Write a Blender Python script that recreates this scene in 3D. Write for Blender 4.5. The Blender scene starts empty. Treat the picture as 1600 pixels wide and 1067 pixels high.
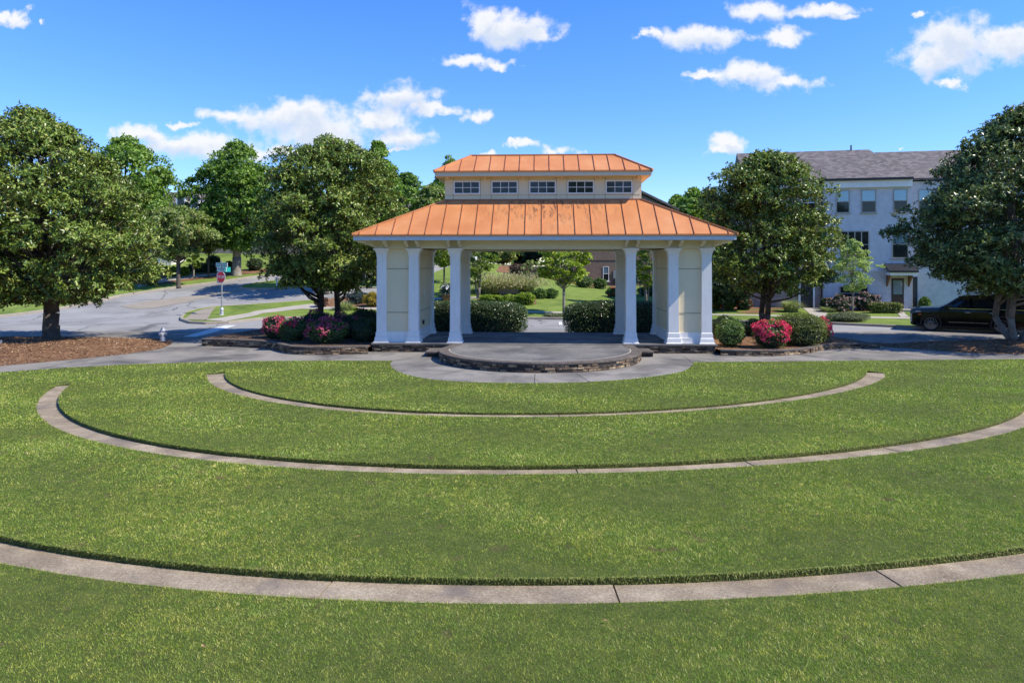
import bpy, bmesh, math, random
import numpy as np
from mathutils import Vector, Matrix
from mathutils.geometry import delaunay_2d_cdt
R = math.radians
random.seed(7)
SC = bpy.context.scene
# ---------------------------------------------------------------- camera
F, YH, CH = 1100.0, 413.0, 3.5          # focal length in photo pixels, horizon row, eye height
cam = bpy.data.cameras.new('camera'); co = bpy.data.objects.new('camera', cam)
SC.collection.objects.link(co); SC.camera = co
co.location = (0, 0, CH); co.rotation_euler = (R(90), 0, 0)
cam.sensor_width = 36; cam.lens = 36 * F / 1600; cam.shift_y = -(533.5 - YH) / 1600
cam.clip_start = 0.1; cam.clip_end = 3000
# ---------------------------------------------------------------- sun and sky
AZ, EL = 13.0, 47.2      # sun to the right, a little to the near side
sd = Vector((math.cos(R(AZ)) * math.cos(R(EL)), -math.sin(R(AZ)) * math.cos(R(EL)), math.sin(R(EL))))
sl = bpy.data.lights.new('sun', 'SUN'); so = bpy.data.objects.new('sun', sl); SC.collection.objects.link(so)
sl.energy = 4.6; sl.angle = R(0.5); sl.color = (1, .93, .80)
so.rotation_euler = sd.to_track_quat('Z', 'Y').to_euler()
SC.view_settings.view_transform = 'Standard'; SC.view_settings.look = 'None'
SC.view_settings.exposure = 0.5; SC.view_settings.gamma = 1
world = bpy.data.worlds.new('World'); SC.world = world; world.use_nodes = True

class NT:
    def __init__(s, tree): s.t = tree; s.n = tree.nodes; s.l = tree.links
    def node(s, typ, **kw):
        n = s.n.new(typ)
        for k, v in kw.items():
            if k == 'ins':
                for i, x in v.items():
                    if hasattr(x, 'node'): s.l.new(x, n.inputs[i])
                    else: n.inputs[i].default_value = x
            else: setattr(n, k, v)
        return n
    def math(s, op, a, b=None, c=None, clamp=False):
        d = {0: a}
        if b is not None: d[1] = b
        if c is not None: d[2] = c
        return s.node('ShaderNodeMath', operation=op, use_clamp=clamp, ins=d).outputs[0]
    def vm(s, op, a, b=None):
        d = {0: a}
        if b is not None: d[1] = b
        n = s.node('ShaderNodeVectorMath', operation=op, ins=d)
        return n.outputs['Value'] if op in ('LENGTH', 'DOT_PRODUCT') else n.outputs[0]
    def noise(s, vec, scale, detail=3, rough=.5, dist=0):
        n = s.node('ShaderNodeTexNoise', ins={'Scale': scale, 'Detail': detail, 'Roughness': rough, 'Distortion': dist})
        if vec is not None: s.l.new(vec, n.inputs['Vector'])
        return n.outputs[0]
    def ramp(s, f, stops):
        n = s.node('ShaderNodeValToRGB'); s.l.new(f, n.inputs[0]); e = n.color_ramp.elements
        while len(e) < len(stops): e.new(.5)
        for i, (p, c) in enumerate(stops):
            e[i].position = p; e[i].color = tuple(c) + (1,) if len(c) == 3 else c
        return n.outputs[0]
    def mix(s, f, a, b, mode='MIX'):
        n = s.node('ShaderNodeMix', data_type='RGBA', blend_type=mode)
        for k, x in ((0, f), (6, a), (7, b)):
            if hasattr(x, 'node'): s.l.new(x, n.inputs[k])
            else: n.inputs[k].default_value = (tuple(x) + (1,) if not isinstance(x, (float, int)) and len(x) == 3 else x)
        return n.outputs[2]

# clouds: (photo column, photo row, half width, half height) turned into directions
CL = [(797,46,50,24),(840,58,24,9),(758,38,22,22),(735,97,30,8),(786,101,22,7),(625,155,40,20),(668,170,36,7),(742,180,20,8),
 (455,182,70,20),(500,205,75,22),(372,182,48,10),(590,188,40,12),(630,213,40,14),(228,212,42,12),(300,226,80,16),(375,238,60,11),
 (435,234,30,9),(30,27,16,10),(8,24,14,6),(62,38,8,4),(275,196,14,4),(1015,57,11,8),(1095,60,56,15),(1190,17,36,12),
 (1290,14,40,9),(1322,25,14,5),(1222,56,38,10),(1165,118,52,14),(1230,130,42,10),(1105,117,24,5),(1132,229,26,12),
 (1120,236,18,6),(1490,70,50,38),(1462,95,38,24),(1575,72,44,28),(1490,134,18,7),(1440,17,12,6),(865,233,20,7),
 (810,227,14,5),(762,238,10,4),(1410,236,5,2),(620,232,14,3)]
def build_world():
    w = NT(world.node_tree); w.n.clear()
    sky = w.node('ShaderNodeTexSky', sky_type='NISHITA', sun_disc=False, sun_elevation=R(EL), sun_rotation=R(90 + AZ),
                 air_density=1.0, dust_density=.0, ozone_density=3.5, altitude=100)
    tc = w.node('ShaderNodeTexCoord').outputs['Generated']
    sep = w.node('ShaderNodeSeparateXYZ', ins={0: tc})
    y = w.math('MAXIMUM', sep.outputs[1], .02)
    u = w.math('DIVIDE', sep.outputs[0], y); v = w.math('DIVIDE', sep.outputs[2], y)
    P = w.node('ShaderNodeCombineXYZ', ins={0: u, 1: v, 2: 0.0}).outputs[0]
    n1 = w.node('ShaderNodeTexNoise', ins={'Vector': P, 'Scale': 22.0, 'Detail': 5.0, 'Roughness': .6})
    off = w.vm('MULTIPLY', w.vm('SUBTRACT', n1.outputs['Color'], (.5, .5, .5)), (.10, .045, 0))
    Q = w.vm('ADD', P, off)
    n2 = w.noise(P, 30, 5, .58)
    def density(Q):
        acc = None
        for (cx, cy, rx, ry) in CL:
            c = ((cx - 800) / F, (YH - cy) / F, 0)
            q = w.vm('LENGTH', w.vm('MULTIPLY', w.vm('SUBTRACT', Q, c), (F / (rx * 1.4), F / (ry * 1.4), 0)))
            acc = q if acc is None else w.node('ShaderNodeMath', operation='SMOOTH_MIN', ins={0: acc, 1: q, 2: .25}).outputs[0]
        return w.math('SUBTRACT', w.math('ADD', w.math('SUBTRACT', 1.0, acc), w.math('MULTIPLY', n2, 1.7)), .85)
    dn = w.node('ShaderNodeMapRange', interpolation_type='SMOOTHSTEP', ins={0: density(Q), 1: -.15, 2: .62, 3: 0.0, 4: .97}).outputs[0]
    dn = w.math('MULTIPLY', dn, w.math('GREATER_THAN', sep.outputs[1], .05))
    up = w.node('ShaderNodeMapRange', interpolation_type='SMOOTHSTEP', ins={0: density(w.vm('ADD', Q, (-.006, .014, 0))), 1: .05, 2: .9}).outputs[0]
    ccol = w.mix(up, (4.55, 4.6, 4.7), (3.3, 3.7, 4.4))
    hs = w.node('ShaderNodeHueSaturation', ins={'Saturation': 1.28, 'Value': 1.0, 'Color': sky.outputs[0]}).outputs[0]
    tint = w.mix(1.0, hs, w.mix(w.node('ShaderNodeMapRange', ins={0: sep.outputs[2], 1: .0, 2: .30}).outputs[0], (.76, .83, 1.06), (.96, .93, 1.22)), 'MULTIPLY')
    col = w.mix(dn, tint, ccol)
    bg = w.node('ShaderNodeBackground', ins={'Color': col, 'Strength': .15})
    w.node('ShaderNodeOutputWorld', ins={0: bg.outputs[0]})
build_world()

# ---------------------------------------------------------------- helpers
def sstep(x, a, b):
    t = np.clip((np.asarray(x, float) - a) / (b - a), 0, 1); return t * t * (3 - 2 * t)
def zt(x, y):      # terrain height: flat near, rising beyond the street
    x = np.asarray(x, float); y = np.asarray(y, float)
    k = np.interp(x, [-60, -25, -3, 10, 60], [.15, .14, .11, .036, .036])
    t = np.clip(y - 45.5, 0, 34)
    return k * np.where(t < 3, t * t / 6, t - 1.5)
def gp(px, py, dz=0.0):   # photo pixel -> point on the terrain
    d = 5.0; sx = (px - 800) / F; sz = (YH - py) / F
    while d < 180:
        if CH + sz * d <= float(zt(sx * d, d)) + dz: break
        d += .05
    return (sx * d, d)
def P3(px, py, dz=0.0):
    x, y = gp(px, py, dz); return (x, y, float(zt(x, y)) + dz)
def tag(o, label=None, cat=None, group=None, kind=None):
    for k, v in (('label', label), ('category', cat), ('group', group), ('kind', kind)):
        if v: o[k] = v
    return o
def link(name, me, mat=None, parent=None):
    o = bpy.data.objects.new(name, me); SC.collection.objects.link(o)
    if mat is not None: me.materials.append(mat)
    if parent is not None: o.parent = parent
    return o
def thing(name, label, cat, loc=(0, 0, 0), rz=0, group=None):
    o = bpy.data.objects.new(name, None); SC.collection.objects.link(o)
    o.location = loc; o.rotation_euler = (0, 0, rz); o.empty_display_size = .2
    return tag(o, label, cat, group)
class MB:
    def __init__(s): s.v = []; s.f = []
    def add(s, vs, fs):
        n = len(s.v); s.v += [tuple(p) for p in vs]; s.f += [tuple(i + n for i in f) for f in fs]; return s
    def box(s, x0, x1, y0, y1, z0, z1):
        return s.add([(x0,y0,z0),(x1,y0,z0),(x1,y1,z0),(x0,y1,z0),(x0,y0,z1),(x1,y0,z1),(x1,y1,z1),(x0,y1,z1)],
                     [(0,3,2,1),(4,5,6,7),(0,1,5,4),(1,2,6,5),(2,3,7,6),(3,0,4,7)])
    def prism(s, pts, a, b, axis='y'):   # 2d outline extruded along an axis
        n = len(pts)
        m = {'y': lambda p, t: (p[0], t, p[1]), 'x': lambda p, t: (t, p[0], p[1]), 'z': lambda p, t: (p[0], p[1], t)}[axis]
        vs = [m(p, a) for p in pts] + [m(p, b) for p in pts]
        return s.add(vs, [tuple(range(n)), tuple(range(2*n-1, n-1, -1))] + [(i, (i+1) % n, n+(i+1) % n, n+i) for i in range(n)])
    def rings(s, rs, cap=True):
        n = len(rs[0]); b = len(s.v)
        for r in rs: s.v += [tuple(p) for p in r]
        for k in range(len(rs)-1):
            for i in range(n):
                s.f.append((b+k*n+i, b+k*n+(i+1) % n, b+(k+1)*n+(i+1) % n, b+(k+1)*n+i))
        if cap: s.f.append(tuple(b+i for i in range(n-1, -1, -1))); s.f.append(tuple(b+(len(rs)-1)*n+i for i in range(n)))
        return s
    def square(s, prof, cx=0, cy=0):     # stacked square sections (z, half width)
        return s.rings([[(cx-h,cy-h,z),(cx+h,cy-h,z),(cx+h,cy+h,z),(cx-h,cy+h,z)] for z, h in prof])
    def lathe(s, prof, cx=0, cy=0, n=20):
        return s.rings([[(cx+r*math.cos(2*math.pi*i/n), cy+r*math.sin(2*math.pi*i/n), z) for i in range(n)] for z, r in prof])
    def tube(s, pts, rad, n=7):
        pts = [Vector(p) for p in pts]; rs = []
        if isinstance(rad, (int, float)): rad = [rad]*len(pts)
        for i, p in enumerate(pts):
            d = (pts[min(i+1, len(pts)-1)] - pts[max(i-1, 0)]).normalized()
            a = d.cross(Vector((0, 0, 1)) if abs(d.z) < .9 else Vector((1, 0, 0))).normalized(); b = d.cross(a)
            rs.append([p + (a*math.cos(2*math.pi*k/n) + b*math.sin(2*math.pi*k/n))*rad[i] for k in range(n)])
        return s.rings(rs)
    def build(s, name, mat, parent=None, smooth=False, bevel=0):
        me = bpy.data.meshes.new(name); me.from_pydata(s.v, [], s.f)
        bm = bmesh.new(); bm.from_mesh(me); bmesh.ops.recalc_face_normals(bm, faces=bm.faces)
        if bevel: bmesh.ops.bevel(bm, geom=bm.edges, offset=bevel, segments=1, affect='EDGES', profile=.5)
        bm.to_mesh(me); bm.free()
        if smooth: me.polygons.foreach_set('use_smooth', [True]*len(me.polygons))
        return link(name, me, mat, parent)
def np_mesh(name, V, nper, mat, parent=None, rnd=None):   # V (N*nper,3): separate faces of nper corners
    N = len(V)//nper; me = bpy.data.meshes.new(name)
    me.vertices.add(len(V)); me.vertices.foreach_set('co', np.asarray(V, np.float32).ravel())
    me.loops.add(len(V)); me.loops.foreach_set('vertex_index', np.arange(len(V), dtype=np.int32))
    me.polygons.add(N); me.polygons.foreach_set('loop_start', np.arange(0, len(V), nper, dtype=np.int32))
    me.polygons.foreach_set('loop_total', np.full(N, nper, np.int32))
    if rnd is not None:
        a = me.attributes.new('rnd', 'FLOAT', 'POINT'); a.data.foreach_set('value', np.repeat(np.asarray(rnd, np.float32), nper))
    me.update(); me.validate()
    return link(name, me, mat, parent)
def inpoly(X, Y, poly):
    p = np.asarray(poly, float); ins = np.zeros(len(X), bool); j = len(p)-1
    for i in range(len(p)):
        c = ((p[i,1] > Y) != (p[j,1] > Y))
        with np.errstate(divide='ignore', invalid='ignore'):
            ins ^= c & (X < (p[j,0]-p[i,0])*(Y-p[i,1])/(p[j,1]-p[i,1]+1e-12)+p[i,0])
        j = i
    return ins
def densify(poly, step, closed=True):
    out = []; n = len(poly)
    for i in range(n if closed else n-1):
        a, b = np.array(poly[i], float), np.array(poly[(i+1) % n], float)
        k = max(1, int(np.hypot(*(b-a))/step))
        out += [tuple(a + (b-a)*t/k) for t in range(k)]
    if not closed: out.append(tuple(poly[-1]))
    return out
def spline(pts, n=6, closed=False):   # Catmull-Rom through 2d points
    p = [np.array(q, float) for q in pts]; out = []; m = len(p)
    for i in range(m if closed else m-1):
        g = (lambda k: p[k % m]) if closed else (lambda k: p[min(max(k, 0), m-1)])
        a, b, c, d = g(i-1), g(i), g(i+1), g(i+2)
        for t in np.arange(n)/n:
            out.append(tuple(.5*((2*b)+(c-a)*t+(2*a-5*b+4*c-d)*t*t+(3*b-a-3*c+d)*t**3)))
    if not closed: out.append(tuple(p[-1]))
    return out
def sheet(name, poly, off, mat, grid=1.0, holes=(), zf=None, kind='structure', skirt=0, jit=0, parent=None):
    zf = zf or (lambda x, y: zt(x, y) + off)
    loops = [densify(poly, grid)] + [densify(h, grid) for h in holes]
    vs, es = [], []
    for L in loops:
        b = len(vs); vs += L; es += [(b+i, b+(i+1) % len(L)) for i in range(len(L))]
    A = np.array(poly); x0, y0 = A.min(0); x1, y1 = A.max(0)
    gx, gy = np.meshgrid(np.arange(x0+grid*.5, x1, grid), np.arange(y0+grid*.5, y1, grid)); gx = gx.ravel(); gy = gy.ravel()
    if jit: gx = gx + np.random.RandomState(3).uniform(-jit, jit, len(gx)); gy = gy + np.random.RandomState(4).uniform(-jit, jit, len(gy))
    k = inpoly(gx, gy, poly)
    for h in holes: k &= ~inpoly(gx, gy, h)
    vs += list(zip(gx[k], gy[k]))
    v2, e2, f2, *_ = delaunay_2d_cdt([Vector((float(a), float(b))) for a, b in vs], es, [], 0, 1e-4)
    V = np.array([(v.x, v.y) for v in v2]); Fc = np.array([list(f) for f in f2 if len(f) == 3])
    C = V[Fc].mean(1); k = inpoly(C[:,0], C[:,1], poly)
    for h in holes: k &= ~inpoly(C[:,0], C[:,1], h)
    Fc = Fc[k]; Z = zf(V[:,0], V[:,1])
    m = MB(); m.add(np.c_[V, Z].tolist(), Fc.tolist())
    if skirt:
        for L in loops:
            L = np.array(L); z = zf(L[:,0], L[:,1]); n = len(L)
            m.add([(x, y, q) for (x, y), q in zip(L, z)] + [(x, y, q-skirt) for (x, y), q in zip(L, z)],
                  [(i, (i+1) % n, n+(i+1) % n, n+i) for i in range(n)])
    me = bpy.data.meshes.new(name); me.from_pydata(m.v, [], m.f); me.update()
    bm = bmesh.new(); bm.from_mesh(me); bmesh.ops.recalc_face_normals(bm, faces=bm.faces); 
    up = sum(f.normal.z*f.calc_area() for f in bm.faces)
    if up < 0: bmesh.ops.reverse_faces(bm, faces=bm.faces)
    bm.to_mesh(me); bm.free()
    o = link(name, me, mat, parent)
    if kind: o['kind'] = kind
    return o
def ribbon(name, path, w, z0, z1, mat, closed=False, bev=.03, zf=zt, kind='structure'):   # kerb along a path
    p = [np.array(q, float) for q in densify(path, .8, closed)]; n = len(p); rs = []
    for i in range(n):
        a = p[(i-1) % n] if closed or i else p[i]; b = p[(i+1) % n] if closed or i < n-1 else p[i]
        d = b-a; d /= np.hypot(*d)+1e-9; nn = np.array((-d[1], d[0])); z = float(zf(p[i][0], p[i][1]))
        q = lambda s, h: (p[i][0]+nn[0]*s, p[i][1]+nn[1]*s, z+h)
        rs.append([q(-w/2, z0), q(w/2, z0), q(w/2, z1-bev), q(w/2-bev, z1), q(-w/2+bev, z1), q(-w/2, z1-bev)])
    m = MB()
    if closed: rs.append(rs[0])
    m.rings(rs, cap=not closed)
    o = m.build(name, mat)
    if kind: o['kind'] = kind
    return o
# ---------------------------------------------------------------- materials
def material(name, fn):
    m = bpy.data.materials.new(name); m.use_nodes = True; t = NT(m.node_tree); t.n.clear()
    b = t.node('ShaderNodeBsdfPrincipled'); o = t.node('ShaderNodeOutputMaterial', ins={0: b.outputs[0]})
    t.b = b; t.o = o; t.oc = t.node('ShaderNodeTexCoord').outputs['Object']
    fn(t, b); return m
def seti(t, b, **k):
    M = {'col': 'Base Color', 'rough': 'Roughness', 'metal': 'Metallic', 'spec': 'Specular IOR Level', 'coat': 'Coat Weight'}
    for a, x in k.items():
        i = b.inputs[M[a]]
        if hasattr(x, 'node'): t.l.new(x, i)
        else: i.default_value = tuple(x)+(1,) if a == 'col' and len(x) == 3 else x
def bump(t, b, h, s=.3, d=.02):
    t.l.new(t.node('ShaderNodeBump', ins={'Strength': s, 'Distance': d, 'Height': h}).outputs[0], b.inputs['Normal'])
def plain(name, c, rough=.6, var=.12, scale=3, metal=0, bmp=0, spec=.5, coat=0):
    def fn(t, b):
        n = t.noise(t.oc, scale, 5, .6); n2 = t.noise(t.oc, scale*14, 3)
        f = t.math('ADD', t.math('MULTIPLY', n, .7), t.math('MULTIPLY', n2, .3))
        seti(t, b, col=t.ramp(f, [(.3, [x*(1-var) for x in c]), (.7, [min(1, x*(1+var)) for x in c])]), rough=rough, metal=metal, spec=spec, coat=coat)
        if bmp: bump(t, b, t.noise(t.oc, scale*20, 3), bmp, .01)
    return material(name, fn)
def asphalt(t, b):
    f = t.math('ADD', t.math('MULTIPLY', t.noise(t.oc, .5, 6, .65), .5), t.math('MULTIPLY', t.noise(t.oc, 30, 4, .7), .5))
    c = t.ramp(f, [(.3, (.23,.225,.215)), (.5, (.295,.288,.277)), (.7, (.36,.35,.335))])
    c = t.mix(t.node('ShaderNodeMapRange', ins={0: t.noise(t.oc, .22, 4, .6, .6), 1: .5, 2: .62}).outputs[0], c, (.23,.225,.215))
    wv = t.vm('ADD', t.oc, t.vm('MULTIPLY', t.node('ShaderNodeTexNoise', ins={'Vector': t.oc, 'Scale': .8, 'Detail': 5.0}).outputs['Color'], (1.6, 1.6, 0)))
    v = t.node('ShaderNodeTexVoronoi', feature='DISTANCE_TO_EDGE', ins={'Vector': wv, 'Scale': .16}).outputs['Distance']
    c = t.mix(t.math('MULTIPLY', t.node('ShaderNodeMapRange', ins={0: v, 1: .004, 2: .012, 3: 1.0, 4: 0.0}).outputs[0], .7), c, (.07,.07,.07))
    st = t.node('ShaderNodeVectorMath', operation='MULTIPLY', ins={0: t.oc, 1: (.15, 1.4, 1)}).outputs[0]
    c = t.mix(t.math('MULTIPLY', t.node('ShaderNodeMapRange', ins={0: t.noise(st, 1.0, 4, .6), 1: .5, 2: .65}).outputs[0], .25), c, (.13,.13,.13))
    seti(t, b, col=c, rough=.9, spec=.25); bump(t, b, t.noise(t.oc, 40, 4), .3, .006)
def ground(name, stops, s1, s2, rough=.9, bs=.4, bd=.02, s3=None, blotch=None):
    def fn(t, b):
        f = t.math('ADD', t.math('MULTIPLY', t.noise(t.oc, s1, 6, .65), .5), t.math('MULTIPLY', t.noise(t.oc, s2, 4, .7), .5))
        c = t.ramp(f, stops)
        if blotch:
            c = t.mix(t.node('ShaderNodeMapRange', ins={0: t.noise(t.oc, blotch[0], 4, .6, .6), 1: blotch[1], 2: blotch[2]}).outputs[0], c, blotch[3])
        seti(t, b, col=c, rough=rough, spec=.25)
        bump(t, b, t.noise(t.oc, s3 or s2, 5, .7), bs, bd)
    return material(name, fn)
def brick(name, c1, c2, mortar, scale=1.0, bw=.22, rh=.075, ms=.01, rough=.85):
    def fn(t, b):
        s = t.node('ShaderNodeSeparateXYZ', ins={0: t.oc})
        p = t.node('ShaderNodeCombineXYZ', ins={0: t.math('ADD', s.outputs[0], s.outputs[1]), 1: s.outputs[2], 2: 0.0}).outputs[0]
        k = t.node('ShaderNodeTexBrick', ins={'Vector': p, 'Color1': tuple(c1)+(1,), 'Color2': tuple(c2)+(1,), 'Mortar': tuple(mortar)+(1,), 'Scale': scale,
            'Mortar Size': ms, 'Bias': 0.0, 'Brick Width': bw, 'Row Height': rh})
        c = t.mix(.35, k.outputs[0], t.ramp(t.noise(t.oc, 2.5, 4, .6), [(.3, (.35,.35,.35)), (.7, (.9,.9,.9))]), 'MULTIPLY')
        seti(t, b, col=c, rough=rough); bump(t, b, k.outputs[1], -.4, .01)
    return material(name, fn)
def rndmat(name, stops, rough=.6, trans=0.0, tcol=None, spec=.5, back=None, patch=None):
    def fn(t, b):
        a = t.node('ShaderNodeAttribute', attribute_name='rnd').outputs['Fac']
        c = t.ramp(a, stops)
        if patch:
            c = t.mix(t.node('ShaderNodeMapRange', ins={0: t.noise(t.oc, patch[0], 4, .65), 1: patch[1], 2: patch[2]}).outputs[0], c,
                      t.mix(1.0, c, patch[3], 'MULTIPLY'))
        if back is not None:
            c = t.mix(t.node('ShaderNodeNewGeometry').outputs['Backfacing'], c, back)
        seti(t, b, col=c, rough=rough, spec=spec)
        if trans:
            tr = t.node('ShaderNodeBsdfTranslucent'); t.l.new(t.mix(1.0, c, tcol or (1.6, 1.9, .7), 'MULTIPLY'), tr.inputs[0])
            ms = t.node('ShaderNodeMixShader', ins={0: trans, 1: b.outputs[0], 2: tr.outputs[0]}); t.l.new(ms.outputs[0], t.o.inputs[0])
    return material(name, fn)
M = {}
M['turf'] = ground('turf', [(.3, (.09,.14,.02)), (.5, (.17,.235,.038)), (.7, (.28,.33,.08))], 1.2, 26, .95, .7, .03, 60, blotch=(.35, .45, .75, (.075,.125,.02)))
M['lawnsoil'] = ground('thatch_and_soil', [(.3, (.04,.055,.012)), (.5, (.085,.105,.022)), (.7, (.16,.17,.045))], 3, 40, .95, .7, .03, 60)  # thatch and soil, darkened as shade in the gaps between blades
M['asphalt'] = material('asphalt', asphalt)
M['path'] = ground('path', [(.3, (.16,.145,.125)), (.5, (.25,.23,.20)), (.7, (.33,.30,.265))], .9, 18, .9, .25, .005, blotch=(.5, .45, .68, (.10,.095,.09)))
M['strip'] = ground('strip', [(.36, (.17,.13,.085)), (.5, (.31,.245,.165)), (.62, (.48,.39,.275))], 1.5, 34, .9, .9, .012, 60, blotch=(.9, .5, .72, (.17,.14,.12)))
M['pale'] = ground('pale_concrete', [(.3, (.30,.27,.22)), (.5, (.40,.36,.30)), (.7, (.47,.43,.37))], .8, 20, .9, .2, .005)
M['tan'] = ground('tan_concrete', [(.3, (.22,.19,.15)), (.5, (.29,.25,.20)), (.7, (.36,.32,.26))], .8, 20, .9, .2, .005)
M['kerb'] = ground('kerb_concrete', [(.3, (.22,.19,.15)), (.5, (.32,.28,.23)), (.7, (.40,.36,.30))], 1.5, 14, .9, .3, .006)
M['mulch'] = ground('mulch', [(.3, (.07,.035,.018)), (.5, (.22,.115,.06)), (.7, (.46,.27,.14))], 3, 28, .95, 1, .05, 36)
M['dirt'] = ground('dirt', [(.3, (.05,.03,.02)), (.5, (.10,.065,.045)), (.7, (.19,.13,.09))], 2, 24, .95, .8, .04)
M['stagefloor'] = ground('stage_concrete', [(.3, (.10,.095,.085)), (.5, (.18,.17,.155)), (.7, (.28,.265,.24))], .7, 12, .85, .2, .004, blotch=(.6, .42, .65, (.09,.087,.085)))
M['coping'] = ground('coping_stone', [(.3, (.055,.045,.04)), (.5, (.12,.10,.085)), (.7, (.22,.185,.16))], 1.5, 14, .9, .6, .01)
M['stone'] = rndmat('field_stone', [(0, (.07,.05,.036)), (.35, (.19,.13,.085)), (.7, (.34,.235,.145)), (1, (.50,.38,.24))], .9, patch=(5, .4, .65, (.35,.33,.3)))
M['mortar'] = plain('mortar', (.035,.03,.026), .95)
def wpaint(t, b):
    st = t.node('ShaderNodeVectorMath', operation='MULTIPLY', ins={0: t.oc, 1: (5.0, 5.0, .7)}).outputs[0]
    c = t.ramp(t.noise(t.oc, 1.2, 5, .6), [(.3, (.79,.76,.71)), (.7, (.86,.83,.78))])
    c = t.mix(t.math('MULTIPLY', t.node('ShaderNodeMapRange', ins={0: t.noise(st, 1.6, 5, .7), 1: .52, 2: .75}).outputs[0], .32), c, (.50,.45,.36))
    seti(t, b, col=c, rough=.5); bump(t, b, t.noise(t.oc, 24, 3), .06, .01)
M['white'] = material('white_paint', wpaint)
M['fascia'] = plain('pale_fascia_paint', (.56,.60,.64), .4, .05, .8)
M['cream'] = plain('cream_stucco', (.80,.67,.43), .8, .06, .8, bmp=.12)
M['beam'] = plain('cream_trim_paint', (.70,.63,.45), .6, .05, .8)
M['groove'] = plain('joint_line', (.22,.19,.12), .8, .05)
M['wood'] = plain('brown_wood', (.16,.08,.04), .6, .25, 4)
M['umber'] = plain('dark_stained_wood', (.05,.028,.02), .5, .25, 4)
M['black'] = plain('black_metal', (.02,.02,.022), .45, .1)
M['grey'] = plain('grey_metal', (.30,.31,.32), .45, .15, 5, metal=.3)
M['silver'] = plain('silver_paint', (.52,.52,.55), .42, .15, 6, metal=.35)
M['green_sign'] = plain('green_sign', (.02,.30,.27), .4, .06)
M['red_sign'] = plain('red_sign', (.80,.008,.02), .5, .05)
M['white_sign'] = plain('white_sign', (.8,.8,.8), .4, .03)
M['marking'] = plain('road_paint', (.62,.62,.60), .7, .12, 4)
M['glass'] = plain('window_glass', (.015,.02,.022), .06, .1, 1, spec=.45, metal=0)
M['skyglass'] = plain('sky_reflection_glass', (.20,.30,.36), .05, .1, 1, spec=1.0, metal=.35)  # sky reflection put into the base colour of the pane
M['dkdoor'] = plain('dark_door_paint', (.025,.03,.035), .4, .1)
M['brownbrick'] = brick('brown_brick', (.15,.085,.055), (.25,.15,.10), (.26,.23,.19))
M['redbrick'] = brick('mottled_brick', (.28,.17,.13), (.46,.36,.31), (.42,.38,.34))
M['whitebrick'] = brick('painted_brick', (.64,.63,.66), (.70,.69,.71), (.56,.55,.58), ms=.008)
M['greybrick'] = brick('grey_stone_block', (.22,.19,.17), (.32,.28,.25), (.28,.26,.24), bw=.4, rh=.15)
def shing(t, b):
    s = t.node('ShaderNodeSeparateXYZ', ins={0: t.oc})
    p = t.node('ShaderNodeCombineXYZ', ins={0: s.outputs[0], 1: t.math('MULTIPLY', s.outputs[2], 1.2), 2: 0.0}).outputs[0]
    k = t.node('ShaderNodeTexBrick', ins={'Vector': p, 'Color1': (.10,.085,.08,1), 'Color2': (.22,.19,.18,1), 'Mortar': (.08,.07,.065,1), 'Scale': 1.0, 'Mortar Size': .012, 'Brick Width': .30, 'Row Height': .14})
    seti(t, b, col=t.mix(.5, k.outputs[0], t.ramp(t.noise(t.oc, 1.2, 6, .7), [(.3, (.6,.6,.6)), (.7, (1.2,1.15,1.15))]), 'MULTIPLY'), rough=.9); bump(t, b, k.outputs[1], -.4, .01)
M['shingle'] = material('roof_shingle', shing)
def copper(t, b):
    s = t.node('ShaderNodeSeparateXYZ', ins={0: t.oc})
    base = t.ramp(t.noise(t.oc, 1.1, 5, .6), [(.3, (.54,.20,.068)), (.55, (.61,.245,.088)), (.75, (.65,.29,.115))])
    st = t.node('ShaderNodeVectorMath', operation='MULTIPLY', ins={0: t.oc, 1: (4.0, 1.0, .8)}).outputs[0]
    n = t.noise(st, 2.0, 7, .75, .3)
    cent = t.math('SUBTRACT', 1.0, t.math('MULTIPLY', t.math('ABSOLUTE', t.math('SUBTRACT', s.outputs[0], .3)), .27), clamp=True)
    hi = t.node('ShaderNodeMapRange', ins={0: s.outputs[2], 1: 4.9, 2: 5.8, 3: .15, 4: 1.0}).outputs[0]
    f = t.math('MULTIPLY', t.math('MULTIPLY', t.node('ShaderNodeMapRange', ins={0: n, 1: .50, 2: .60}).outputs[0], cent), t.math('MULTIPLY', hi, t.math('LESS_THAN', s.outputs[2], 6.16)))
    seti(t, b, col=t.mix(t.math('MULTIPLY', f, .95), base, (.10,.05,.035)), rough=t.math('ADD', .38, t.math('MULTIPLY', n, .25)), metal=.0, spec=.35)
    bump(t, b, t.noise(t.oc, 2.2, 2), .12, .03)
M['copper'] = material('copper_painted_metal', copper)
M['seam'] = plain('copper_seam', (.38,.13,.055), .5, .2, 3)
# foliage
M['magnolia'] = rndmat('magnolia_leaf', [(0, (.045,.085,.015)), (.45, (.145,.235,.034)), (.8, (.30,.39,.065)), (1, (.50,.50,.15))], .38, .2, spec=.5, back=(.12,.12,.04,1))
M['magnolia_dark'] = rndmat('dark_magnolia_leaf', [(0, (.05,.09,.028)), (.5, (.14,.205,.058)), (.85, (.28,.34,.09)), (1, (.44,.42,.14))], .38, .18, spec=.5, back=(.08,.09,.045,1))
M['maple'] = rndmat('maple_leaf', [(0, (.05,.10,.016)), (.5, (.15,.26,.038)), (1, (.31,.42,.08))], .5, .25)
M['lime'] = rndmat('yellow_green_leaf', [(0, (.10,.16,.015)), (.5, (.24,.32,.03)), (1, (.46,.50,.06))], .5, .3)
M['hornbeam'] = rndmat('hornbeam_leaf', [(0, (.06,.11,.012)), (.5, (.15,.22,.025)), (1, (.30,.36,.04))], .5, .3)
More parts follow.
